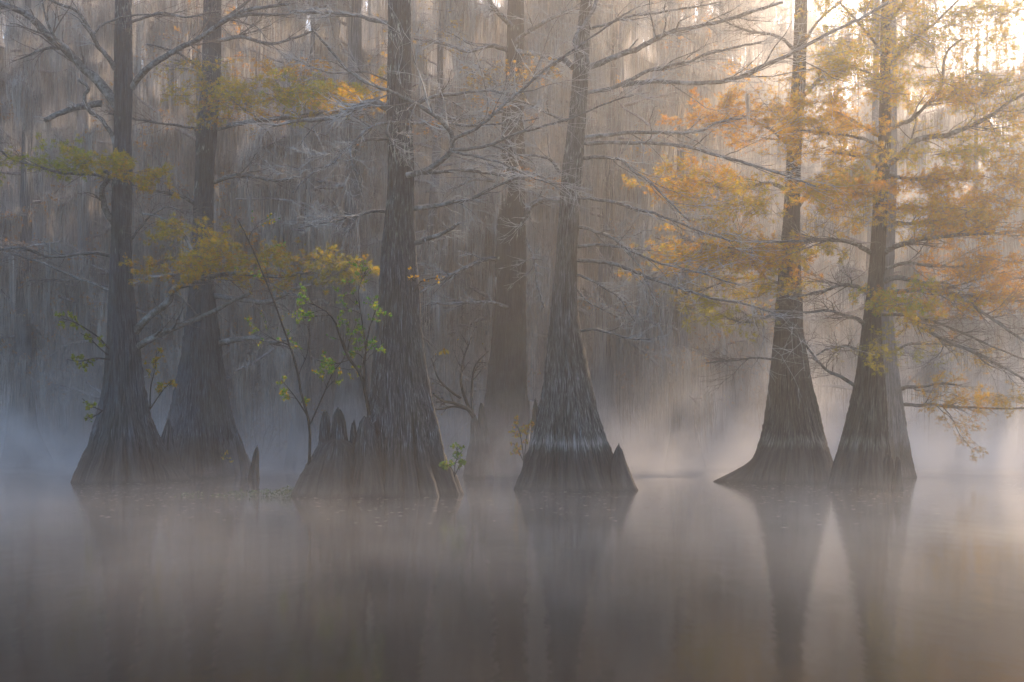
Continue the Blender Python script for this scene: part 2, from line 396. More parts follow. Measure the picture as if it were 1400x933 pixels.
def spray(parent, cx, cy, rx, ry, Y, names, n, dep=1.4, size=0.11, anchor=None):
    """A flat layered spray of needles around twigs: centre and radii in photo pixels."""
    c = P(cx, cy, Y); ax, az = rx * Y / FPX, ry * Y / FPX
    k = max(7, int(rx * ry / 55))
    start = c + rng.uniform(-1, 1, size=(k, 3)) * np.array([ax * 1.05, dep, az * 0.8]) + rng.normal(size=(k, 3)) * np.array([ax * .2, .2, az * .2])
    d = unit(rng.normal(size=(k, 3)) * np.array([1, 1, 0.2])); cur = d; pts = [start - d * 0.3]
    for i in range(7):
        cur = unit(cur + rng.normal(size=cur.shape) * np.array([.2, .2, .1])); pts.append(pts[-1] + cur * 0.16)
    s = np.stack(pts, 1); R = np.full((k, 8), 0.008) * np.linspace(1, .6, 8)
    tb = Bag(); tubes(tb, s, R, 3)
    b, rb = spawn(s, R, 6, 0.5, 4, 0.05, 1, 0.9, 0.35, 0.25, 0, 0.7, 0.005); tubes(tb, b, rb, 3)
    c2, rc = spawn(b, rb, 3, 0.3, 3, 0.1, 1, 0.9, 0.4, 0.25, 0, 0.7, 0.004); tubes(tb, c2, rc, 3)
    link('twigs', tb.mesh('twigs', M_TWIG), parent, 'stuff')
    fb = Bag(); pos, dd = along(c2, int(n * 1.15)); pos = pos + rng.normal(size=pos.shape) * 0.03; fronds(fb, pos, dd, size, names)
    link('needles', fb.mesh('needles', M_LEAF), parent, 'stuff')

# ------------------------------------------------------------------ water, far bank
m, nt, b = mat('swamp_water')
b.inputs['Base Color'].default_value = (0.012, 0.011, 0.010, 1); b.inputs['Roughness'].default_value = 0.095
b.inputs['IOR'].default_value = 1.333; b.inputs['Specular IOR Level'].default_value = 0.5
g = N(nt, 'ShaderNodeNewGeometry')
bp = N(nt, 'ShaderNodeBump'); bp.inputs['Strength'].default_value = 0.5; bp.inputs['Distance'].default_value = 0.007
nt.links.new(noise(nt, mapping(nt, g.outputs['Position'], (1.2, 0.45, 1)), 2.0, 3, 0.5), bp.inputs['Height'])
nt.links.new(bp.outputs[0], b.inputs['Normal'])
me = raw_mesh('water', np.array([(-3000, -300, 0), (3000, -300, 0), (3000, 5000, 0), (-3000, 5000, 0)]), np.array([[0, 1, 2, 3]]), m)
link('water', me, kind='structure')

m_mud, nt, b = mat('bank_mud')
g = N(nt, 'ShaderNodeNewGeometry')
nt.links.new(ramp(nt, noise(nt, g.outputs['Position'], 0.8, 6), [(0.35, (0.035, 0.03, 0.024)), (0.65, (0.09, 0.075, 0.055))]), b.inputs['Base Color'])
b.inputs['Roughness'].default_value = 0.95
gx, gy = np.meshgrid(np.linspace(-400, 400, 90), np.linspace(0, 1, 40) ** 2 * 600 + 98)
shore = 6 * np.sin(gx / 23) + 3 * np.sin(gx / 9 + 1)
gz = -0.5 + 2.2 * (1 - np.exp(-np.maximum(gy - 100 - shore, -6) / 25)) + 0.3 * np.sin(gx / 4) * np.sin(gy / 5)
gz = np.where(gy < 99, -0.8, gz)
idx = np.arange(40 * 90).reshape(40, 90)
f = np.stack([idx[:-1, :-1], idx[:-1, 1:], idx[1:, 1:], idx[1:, :-1]], -1).reshape(-1, 4)
link('far_bank_ground', raw_mesh('far_bank_ground', np.stack([gx, gy, gz], -1).reshape(-1, 3), f, m_mud), kind='structure')

# ------------------------------------------------------------------ the big cypresses: traced outlines
GB = 'big flared cypresses standing in the water'
def cypress(key, label, rows, Y, m, seed, limbs=(), sprays=(), **kw):
    prof = px_profile(rows, Y, dyw=kw.pop('lean', 0.0))
    base = P((rows[-1][1] + rows[-1][2]) / 2, HOR, Y); base[2] = 0
    t = empty('cypress_tree', base, label, 'tree', GB)
    link('trunk', trunk_mesh('trunk', prof, m, seed, **kw), t)
    for l in limbs:
        l = dict(l); yy = l.pop('Y', Y); limb(t, l.pop('p'), l.pop('r')[0], l.pop('r1', 1.0), yy, **l)
    for s in sprays: spray(t, *s)
    # the crown above the picture's edge: plain limbs so that the trunk does not end bare
    top = prof[-1]; zb = P(0, -20, Y)[2]
    k = 9; z = np.linspace(zb, 21, k); st = np.stack([np.full(k, np.interp(0, [0], [0])) + np.interp(z, [q[0] for q in prof], [q[1] for q in prof]), np.full(k, prof[-1][2]), z], 1)
    a = rng.uniform(0, 6.28, k); d = np.stack([np.cos(a), np.sin(a), np.full(k, 0.25)], 1)
    pts = st[:, None] + d[:, None] * (np.linspace(0, 1, 8)[None, :, None] * (4.5 - 0.14 * (z - zb))[:, None, None]) + np.cumsum(rng.normal(size=(k, 8, 3)) * 0.07, 1)
    R = np.linspace(0.07, 0.02, 8)[None].repeat(k, 0); cb = Bag(); tubes(cb, pts, R, 5)
    b1, r1 = spawn(pts, R, 6, 1.6, 6, flat=0.5, rmin=0.012); tubes(cb, b1, r1, 4)
    b2, r2 = spawn(b1, r1, 5, 0.7, 4, flat=0.5, rmin=0.007); tubes(cb, b2, r2, 3)
    link('crown', cb.mesh('crown', M_TWIG), t)
    return t

# --- A: far left
cypress('A', 'tall grey cypress nearest the left edge, forked high up, green shrub on its side',
 [(-30, 159, 181), (0, 158, 180), (109, 156, 181), (150, 156, 180), (182, 156.5, 178.5), (237, 154, 180), (339, 152, 179), (389, 149.5, 182), (449, 147.5, 188), (489, 145, 192), (528, 141, 196), (568, 133, 203), (607, 119, 217), (639, 104, 232), (661, 94, 243)],
 44.5, M_BARK_BLUE, 21, flutes=13, limbs=[
  dict(p=[(160, 145), (135, 112), (115, 92), (92, 68), (70, 52), (45, 28), (20, 14), (-12, 4)], r=(7.5,), r1=3.5, dY=-2, side=5, twig='brown'),
  dict(p=[(180, 120), (198, 100), (232, 74), (262, 58), (298, 36), (320, 24), (345, 14), (395, 8)], r=(4.5,), r1=2.0, dY=-3, side=5, twig='brown'),
  dict(p=[(320, 24), (358, 20), (400, 18), (450, 10)], r=(2.8,), r1=1.2, Y=42.3, side=4),
  dict(p=[(163, 106), (150, 82), (133, 62), (122, 40), (105, 18), (80, 8), (50, -6)], r=(3.8,), r1=1.5, dY=-2, side=5),
  dict(p=[(128, 47), (140, 32), (165, 24), (200, 20), (235, 22)], r=(1.8,), r1=1.0, Y=43.5, side=4, sub=4, twig='brown'),
  dict(p=[(160, 212), (152, 185), (138, 165), (122, 150), (115, 132), (121, 118), (108, 108)], r=(3.6,), r1=1.8, dY=-1, side=2, sub=3),
  dict(p=[(156, 306), (146, 290), (141, 272), (139, 258), (150, 240), (142, 232)], r=(5,), r1=2.6, dY=-1, side=2, sub=4, twig='brown'),
  dict(p=[(139, 142), (115, 146), (88, 152), (62, 164)], r=(4.6,), r1=3.6, Y=46.5, side=2, sub=3, nmoss=12),
  dict(p=[(168, 250), (130, 240), (85, 238), (55, 230), (20, 222), (0, 205)], r=(2.2,), r1=1, dY=-3, side=5, sub=5, twig='brown'),
  dict(p=[(182, 458), (195, 441), (214, 425), (231, 412), (240, 395), (262, 387), (290, 376), (330, 372), (380, 376), (425, 370)], r=(5.6,), r1=2.2, dY=-2.5, side=4, sub=4, twig='brown'),
  dict(p=[(184, 476), (200, 466), (228, 453), (262, 439), (290, 428), (318, 414), (345, 402)], r=(5.0,), r1=2.0, dY=-2, side=3, sub=4, twig='brown'),
  dict(p=[(259, 388), (260, 365), (261, 345), (252, 325), (237, 310), (215, 297), (190, 290)], r=(3.2,), r1=1.2, Y=43.2, side=4, sub=4, twig='brown'),
  dict(p=[(240, 400), (255, 415), (268, 430)], r=(1.6,), r1=1.2, Y=43.4, side=0, sub=0),
  dict(p=[(150, 350), (115, 345), (70, 352), (25, 340), (-20, 350)], r=(2.6,), r1=1.0, dY=-2, side=6, sub=5, twig='brown'),
  dict(p=[(152, 398), (120, 385), (90, 372), (50, 356), (10, 345)], r=(2.2,), r1=0.8, dY=1, side=5, sub=5, twig='brown'),
  dict(p=[(178, 330), (205, 300), (235, 285), (255, 292)], r=(1.8,), r1=0.8, dY=-2, side=5, sub=5, twig='brown'),
  dict(p=[(180, 30), (215, 20), (255, 24), (300, 20)], r=(2.0,), r1=0.8, dY=-3, side=5, sub=5, twig='brown'),
 ], sprays=[
  (55, 222, 45, 8, 43, ['olive', 'lime'], 1100), (100, 220, 30, 12, 43, ['olive', 'lime'], 1300), (160, 226, 40, 12, 43, ['olive', 'gold', 'olive'], 2600), (192, 240, 24, 10, 43, ['gold', 'orange', 'olive'], 1300),
  (235, 375, 42, 12, 42.5, ['gold', 'orange', 'olive'], 2000), (285, 345, 36, 34, 42.5, ['olive', 'gold'], 2600), (352, 366, 55, 15, 42, ['gold', 'rust', 'olive'], 2600), (435, 362, 58, 18, 42, ['gold', 'olive', 'olive'], 2800),
  (250, 312, 30, 10, 42.5, ['olive', 'gold'], 700),
 ])
# --- B: behind, second from left
cypress('B', 'straight blue grey cypress with a wide skirt, behind the leftmost trunk',
 [(-30, 280, 303), (0, 279, 302), (109, 276, 302), (175, 270, 296), (196, 268, 296), (222, 268, 292), (306, 264, 291), (393, 260, 291), (449, 254, 298), (489, 249, 303), (528, 242, 309), (568, 234, 316), (607, 228, 327), (651, 218, 347)],
 51, M_BARK_BLUE, 33, flutes=12, limbs=[
  dict(p=[(268, 176), (235, 170), (205, 167), (170, 160), (148, 154)], r=(1.8,), r1=1, dY=-3, side=5, sub=5, twig='brown'),
  dict(p=[(296, 176), (330, 168), (370, 162), (420, 158), (470, 150), (520, 142)], r=(3.6,), r1=2, dY=-6, side=7, sub=6, twig='brown'),
  dict(p=[(290, 250), (318, 240), (345, 241), (372, 246), (400, 240)], r=(3.6,), r1=1.4, dY=-2, side=6, sub=5, twig='brown'),
  dict(p=[(270, 280), (245, 268), (215, 262), (180, 252)], r=(3.0,), r1=1.2, dY=-2, side=5, sub=5, twig='brown'),
  dict(p=[(295, 471), (325, 464), (350, 463), (372, 469), (400, 462)], r=(4.6,), r1=2, dY=-3, side=5, sub=5, twig='brown'),
  dict(p=[(292, 405), (330, 410), (365, 415), (400, 400), (440, 390), (490, 385)], r=(4.2,), r1=1.8, dY=-3, side=6, sub=5, twig='brown'),
  dict(p=[(283, 60), (330, 50), (380, 60), (440, 40)], r=(3.0,), r1=1.4, dY=-2, side=6, sub=6, twig='brown'),
  dict(p=[(295, 120), (270, 90), (240, 70), (200, 60)], r=(2.4,), r1=1.2, dY=-2, side=5, sub=5, twig='brown'),
  dict(p=[(300, 30), (340, 0), (370, -20)], r=(2.4,), r1=1.2, dY=-2, side=4, sub=5, twig='brown'),
 ], sprays=[
  (300, 128, 52, 30, 48, ['olive', 'gold', 'olive', 'orange'], 2400), (375, 130, 60, 22, 47, ['olive', 'gold'], 3600), (430, 128, 48, 22, 46, ['olive', 'lime', 'gold'], 3600), (490, 122, 34, 16, 45, ['gold', 'olive', 'orange'], 1600),
  (395, 95, 40, 10, 47, ['orange', 'rust', 'gold'], 900), (280, 95, 36, 16, 48, ['olive', 'gold'], 600), (340, 150, 60, 8, 47, ['rust', 'gold'], 700),
  (320, 360, 40, 14, 49, ['rust', 'orange'], 1000),
 ])
# --- D: behind the middle
cypress('D', 'thick dim cypress standing further back in the mist between the two nearest trunks',
 [(-30, 695, 716), (0, 695, 716), (112, 692, 716), (187, 686, 717), (240, 690, 718), (262, 688, 718), (300, 682, 719), (349, 678.5, 720), (409, 678, 720), (449, 675, 720), (489, 671, 721), (528, 667, 722), (568, 663, 725), (607, 655, 728), (648, 641, 738)],
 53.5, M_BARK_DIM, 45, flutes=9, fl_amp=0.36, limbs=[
  dict(p=[(680, 354), (660, 355), (645, 361), (622, 369), (600, 380), (572, 398)], r=(3.2,), r1=1.4, dY=-3, side=5, sub=5),
  dict(p=[(710, 428), (690, 420), (665, 414), (640, 413), (610, 416), (590, 414)], r=(2.8,), r1=1.0, dY=-3, side=5, sub=5),
  dict(p=[(718, 300), (724, 284), (736, 275), (770, 273)], r=(4,), r1=2.4, dY=-2, side=5, sub=5),
  dict(p=[(692, 68), (672, 62), (640, 70), (610, 60), (566, 52)], r=(3.4,), r1=1.2, dY=-3, side=7, sub=6),
  dict(p=[(700, 70), (730, 72), (765, 78), (790, 80)], r=(4,), r1=2, dY=-3, side=6, sub=6, nmoss=10),
  dict(p=[(700, 60), (720, 46), (748, 30), (790, 12), (820, -10)], r=(3.2,), r1=2, dY=-4, side=6, sub=6),
  dict(p=[(703, 40), (690, 26), (672, 8), (660, -12)], r=(4,), r1=2.4, dY=-2, side=5, sub=6),
  dict(p=[(692, 124), (670, 110), (655, 95), (640, 100)], r=(3,), r1=1.4, dY=-2, side=6, sub=5),
  dict(p=[(690, 150), (660, 160), (620, 165), (580, 170), (545, 165)], r=(3,), r1=1.2, dY=-3, side=7, sub=6),
  dict(p=[(715, 320), (728, 350), (736, 385), (746, 420)], r=(2.4,), r1=1.2, dY=-1, side=5, sub=5),
  dict(p=[(688, 250), (650, 245), (610, 262), (580, 262)], r=(2.4,), r1=1.2, dY=-3, side=6, sub=6, nmoss=8),
 ], sprays=[(715, 95, 40, 20, 50, ['gold', 'orange'], 260, 1.4, 0.12), (662, 105, 16, 12, 50, ['orange', 'gold'], 130, .6, 0.14), (690, 148, 36, 10, 50, ['orange', 'rust'], 420), (740, 245, 30, 10, 50, ['rust'], 260), (600, 45, 26, 26, 50, ['gold'], 160)])
# --- E: middle right with the pale ring
cypress('E', 'leaning dark cypress with white lichen flecks and a pale high water ring round its skirt',
 [(-30, 799, 814), (0, 794, 810), (37, 790, 806), (75, 785, 805), (112, 782, 804), (150, 779, 801), (187, 774, 799), (225, 769, 796), (262, 766, 793), (300, 763, 791), (349, 760, 788), (370, 758.5, 788), (409, 754.6, 788), (449, 750.6, 792), (489, 747, 800), (528, 743, 808), (568, 737, 817), (607, 729, 829), (640, 721, 840), (672, 711, 856)],
 38.7, M_BARK_BAND, 57, flutes=16, fl_amp=0.22, limbs=[
  dict(p=[(801, 92), (825, 85), (850, 73), (870, 66), (887, 56), (900, 46), (917, 39), (951, 34), (1000, 24), (1069, 0)], r=(4.6,), r1=2.0, dY=-2, side=7, sub=5),
  dict(p=[(800, 128), (835, 120), (865, 109), (884, 99), (900, 95), (925, 90), (945, 84), (959, 78), (1000, 67), (1040, 58)], r=(3.0,), r1=1.4, dY=-1, side=7, sub=5),
  dict(p=[(850, 117), (875, 113), (902, 112), (950, 113), (1001, 109), (1046, 92), (1078, 78), (1110, 60), (1150, 40), (1185, 24), (1222, 0)], r=(3.4,), r1=1.8, dY=-1.5, Y=38.5, side=9, sub=5),
  dict(p=[(798, 188), (830, 183), (860, 180), (900, 181), (935, 181), (960, 178), (985, 168), (1015, 164)], r=(3.2,), r1=1.4, dY=-1, side=6, sub=5),
  dict(p=[(797, 196), (830, 194), (870, 194), (910, 196), (945, 202), (975, 212), (1010, 222), (1065, 240), (1110, 258)], r=(2.8,), r1=1.2, dY=-3, side=8, sub=5),
  dict(p=[(795, 216), (825, 215), (850, 219), (870, 236), (895, 255), (918, 278), (945, 305)], r=(2.6,), r1=1.2, dY=-3, side=7, sub=5),
  dict(p=[(792, 270), (830, 276), (870, 287), (905, 296), (950, 312), (1000, 330)], r=(2.6,), r1=1.0, dY=-2, side=7, sub=5),
  dict(p=[(788, 356), (815, 357), (840, 360), (868, 370), (890, 378), (925, 389), (950, 397), (980, 408), (1011, 414), (1040, 422), (1063, 430), (1099, 448)], r=(2.8,), r1=0.8, dY=-4, side=9, sub=5),
  dict(p=[(788, 337), (820, 335), (850, 336), (880, 350), (905, 362), (960, 376), (1010, 392)], r=(2.4,), r1=0.8, dY=-3, side=8, sub=5),
  dict(p=[(788, 310), (810, 312), (840, 326), (862, 345), (880, 366), (890, 390)], r=(2.4,), r1=0.8, dY=-2, side=5, sub=5),
  dict(p=[(787, 376), (805, 382), (830, 396), (850, 410), (868, 436)], r=(1.9,), r1=0.7, dY=-1, side=6, sub=5),
  dict(p=[(789, 396), (800, 410), (822, 424), (850, 436)], r=(1.4,), r1=0.6, dY=-1, side=4, sub=4),
  dict(p=[(788, 453), (810, 451), (835, 457), (860, 462), (888, 464)], r=(2.2,), r1=0.8, dY=-1, side=4, sub=5),
  dict(p=[(783, 92), (770, 80), (758, 90), (745, 108)], r=(4.4,), r1=1.6, dY=1, side=3, sub=4),
  dict(p=[(768, 276), (750, 272), (735, 276), (724, 292), (714, 310)], r=(3,), r1=1.4, dY=2, side=4, sub=5),
  dict(p=[(766, 236), (745, 216), (700, 212), (660, 214)], r=(2.2,), r1=.9, dY=-1, side=6, sub=6),
  dict(p=[(765, 258), (730, 240), (690, 228), (650, 216), (625, 212)], r=(2.2,), r1=.8, dY=-4, side=8, sub=6),
  dict(p=[(818, -20), (814, 6), (803, 26), (788, 44), (784, 56), (792, 66), (803, 74), (803, 88)], r=(3.0,), r1=2.2, dY=-0.5, Y=38.2, side=2, sub=3),
  dict(p=[(805, 40), (830, 32), (860, 24), (900, 22), (950, 14), (985, 10)], r=(2.0,), r1=1, dY=-2, side=7, sub=5),
  dict(p=[(775, 165), (745, 155), (710, 140), (680, 150)], r=(2.4,), r1=1, dY=-2, side=6, sub=6),
 ])
# --- C: nearest
cypress('C', 'nearest and darkest cypress, a bare crooked branch crossing it, a stump at its foot',
 [(-30, 531, 561), (0, 531, 561), (103, 529.5, 561), (137, 529, 561), (171, 529, 562), (223, 531, 565), (270, 529, 565), (300, 526, 565), (345, 521, 567), (390, 518.5, 572), (435, 515, 574), (480, 510.5, 578), (525, 507, 585), (570, 503, 595), (615, 497, 602), (638, 492, 609), (660, 485, 619), (680, 480, 626)],
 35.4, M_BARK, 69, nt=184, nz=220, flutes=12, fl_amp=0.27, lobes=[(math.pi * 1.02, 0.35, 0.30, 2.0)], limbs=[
  dict(p=[(556, 240), (580, 234), (600, 222), (613, 210), (618, 196), (616, 182), (604, 168), (588, 155), (560, 138), (530, 124), (500, 112), (476, 95), (457, 75), (440, 55), (425, 38)], r=(4.2,), r1=1.2, dY=-2.2, Y=34.9, side=7, sub=4),
  dict(p=[(617, 200), (624, 188), (640, 180), (662, 166), (684, 146), (715, 122), (745, 98), (785, 70), (830, 40), (870, 16)], r=(2.7,), r1=1.1, dY=-3, Y=34.1, side=8, sub=5),
  dict(p=[(617, 205), (640, 205), (670, 198), (700, 186), (740, 175), (790, 160), (830, 142), (870, 130)], r=(2.4,), r1=0.9, dY=-2, Y=34.0, side=7, sub=5),
  dict(p=[(617, 208), (650, 213), (680, 220), (700, 228), (730, 243), (765, 250)], r=(1.7,), r1=0.7, dY=-2, Y=34.0, side=6, sub=5),
  dict(p=[(562, 236), (600, 235), (640, 234), (665, 236), (692, 240)], r=(3.0,), r1=2.0, dY=0.5, side=5, sub=5, nmoss=6),
  dict(p=[(532, 150), (512, 140), (490, 145), (465, 155), (440, 160), (410, 160), (370, 168)], r=(5.5,), r1=1.5, dY=-1, side=6, sub=6),
  dict(p=[(534, 160), (530, 178), (538, 196), (555, 215), (566, 236)], r=(1.8,), r1=1.0, dY=-0.6, Y=34.4, side=5, sub=4),
  dict(p=[(545, 168), (520, 170), (494, 186), (480, 205), (482, 225), (490, 240)], r=(2.2,), r1=0.8, dY=-1, Y=34.8, side=7, sub=5),
  dict(p=[(532, 190), (500, 192), (475, 208), (450, 226), (425, 240), (402, 262)], r=(2.3,), r1=0.8, dY=-2, side=7, sub=6),
  dict(p=[(562, 286), (595, 281), (628, 273), (655, 265), (680, 252), (705, 240)], r=(3.4,), r1=1.6, dY=-1, side=7, sub=6),
  dict(p=[(530, 290), (505, 292), (480, 300), (450, 308), (410, 318)], r=(2.4,), r1=0.9, dY=-2, side=7, sub=6),
  dict(p=[(564, 334), (585, 327), (605, 319), (625, 306)], r=(4.0,), r1=2.0, dY=-1, side=4, sub=4),
  dict(p=[(560, 170), (600, 168), (640, 170), (680, 168), (740, 160)], r=(2.4,), r1=.9, dY=-2, side=7, sub=6),
  dict(p=[(532, 32), (505, 24), (470, 14), (440, 12), (400, 12)], r=(3.2,), r1=1.8, dY=2, side=5, sub=5),
  dict(p=[(558, 150), (590, 135), (620, 128), (660, 122), (700, 128)], r=(2.8,), r1=1, dY=-2, side=6, sub=6),
  dict(p=[(530, 110), (500, 100), (450, 100), (400, 80)], r=(1.6,), r1=.7, dY=-1, side=6, sub=5),
 ], sprays=[(560, 178, 50, 6, 34.8, ['orange'], 40), (478, 133, 30, 8, 37, ['gold', 'orange'], 500, 0.8), (528, 45, 10, 20, 36, ['gold', 'orange'], 60, .4), (740, 100, 20, 16, 38, ['gold', 'orange'], 70, .5, .13)])
# --- F: right, leaning left, root spur
cypress('F', 'brown footed cypress with a long low root spur reaching over the water',
 [(-30, 1088, 1104), (0, 1087.5, 1104), (75, 1086, 1102), (131, 1082, 1100), (225, 1076, 1094), (300, 1072, 1093), (370, 1066, 1094), (409, 1063, 1096), (449, 1061, 1097), (489, 1058, 1103), (528, 1054, 1110), (568, 1050, 1120), (607, 1045, 1129), (631, 1040, 1134), (660, 1034, 1138)],
 44.5, M_BARK_BROWN, 71, flutes=7, fl_amp=0.36, lobes=[(math.pi * 1.03, 0.22, 1.0, 0.8), (math.pi * 1.06, 0.4, 0.2, 1.6)], limbs=[
  dict(p=[(1066, 425), (1040, 436), (1010, 440), (985, 432)], r=(2.6,), r1=1, dY=-2, side=6, sub=6, twig='brown'),
  dict(p=[(1060, 493), (1030, 489), (1000, 492), (965, 494)], r=(1.6,), r1=.7, dY=-2, side=7, sub=6, twig='brown'),
  dict(p=[(1075, 345), (1050, 352), (1020, 345), (980, 340), (930, 330)], r=(3,), r1=1, dY=-2, side=7, sub=6, leafy=['gold', 'orange', 'olive'], nleaf=2200, twig='brown'),
  dict(p=[(1078, 262), (1050, 250), (1010, 255), (960, 245), (915, 240)], r=(3,), r1=1, dY=-2, side=7, sub=6, leafy=['gold', 'orange', 'rust'], nleaf=2200, twig='brown'),
  dict(p=[(1090, 285), (1110, 260), (1140, 240), (1165, 232)], r=(3,), r1=1.2, dY=2, side=6, sub=6, leafy=['olive', 'gold'], nleaf=1500, twig='brown'),
  dict(p=[(1084, 205), (1060, 185), (1020, 160), (980, 140)], r=(3,), r1=1, dY=-2, side=7, sub=6, leafy=['orange', 'rust', 'gold'], nleaf=2200, twig='brown'),
  dict(p=[(1100, 130), (1120, 110), (1150, 95), (1180, 90)], r=(3,), r1=1, dY=2, side=6, sub=6, leafy=['olive', 'orange'], nleaf=1200, twig='brown'),
  dict(p=[(1088, 70), (1060, 50), (1020, 45), (980, 30)], r=(2.6,), r1=1, dY=-2, side=7, sub=6, twig='brown'),
  dict(p=[(1100, 60), (1120, 30), (1150, 5), (1170, -15)], r=(2.4,), r1=1, dY=1, side=6, sub=6, leafy=['gold', 'olive'], nleaf=600, twig='brown'),
  dict(p=[(1072, 390), (1040, 380), (1000, 385), (950, 400)], r=(2.4,), r1=.8, dY=2, side=7, sub=6, leafy=['olive', 'gold'], nleaf=900, twig='brown'),
 ], sprays=[
  (965, 150, 40, 12, 42, ['orange', 'rust'], 2000), (1040, 160, 55, 26, 42, ['orange', 'rust', 'gold'], 2600), (950, 248, 55, 18, 42, ['gold', 'orange', 'olive'], 3000), (1010, 275, 70, 20, 42, ['gold', 'olive'], 2400),
  (950, 345, 60, 26, 42, ['gold', 'orange', 'olive'], 4200), (1040, 350, 70, 22, 42, ['gold', 'orange', 'rust'], 4200), (1100, 350, 34, 16, 42, ['gold', 'olive'], 1800), (1120, 165, 36, 24, 43, ['orange', 'gold'], 1600),
  (1000, 425, 50, 14, 43, ['olive'], 1400), (1030, 395, 50, 18, 43, ['olive', 'gold'], 1400), (1040, 110, 40, 14, 43, ['gold', 'orange'], 700),
 ])
# --- H: behind G
cypress('H', 'pale grey cypress mostly hidden behind the crowded limbs of the rightmost big tree',
 [(-30, 1208, 1224), (100, 1206, 1226), (250, 1205, 1226), (400, 1204, 1221), (450, 1201, 1222), (496, 1196, 1227), (528, 1192, 1232), (568, 1186, 1238), (607, 1178, 1246), (655, 1166, 1260)],
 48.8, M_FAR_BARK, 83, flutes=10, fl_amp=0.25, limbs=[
  dict(p=[(1226, 533), (1240, 529), (1261, 527), (1285, 524), (1310, 526)], r=(3.2,), r1=1.2, dY=-1, side=4, sub=5, twig='brown'),
  dict(p=[(1232, 553), (1250, 554), (1275, 552), (1310, 556), (1350, 558), (1410, 556)], r=(2.6,), r1=1.2, dY=-1, side=6, sub=5, leafy=['gold', 'orange'], nleaf=1600, twig='brown'),
  dict(p=[(1224, 480), (1250, 470), (1290, 472), (1340, 480)], r=(2.2,), r1=1, dY=-1, side=6, sub=6, leafy=['gold'], nleaf=500, twig='brown'),
  dict(p=[(1208, 300), (1240, 280), (1280, 290), (1330, 280)], r=(2.2,), r1=1, dY=-1, side=6, sub=6, leafy=['rust', 'orange'], nleaf=1400, twig='brown'),
 ], sprays=[(1310, 545, 70, 8, 47, ['gold', 'orange'], 1100), (1380, 540, 40, 10, 47, ['gold'], 600)])
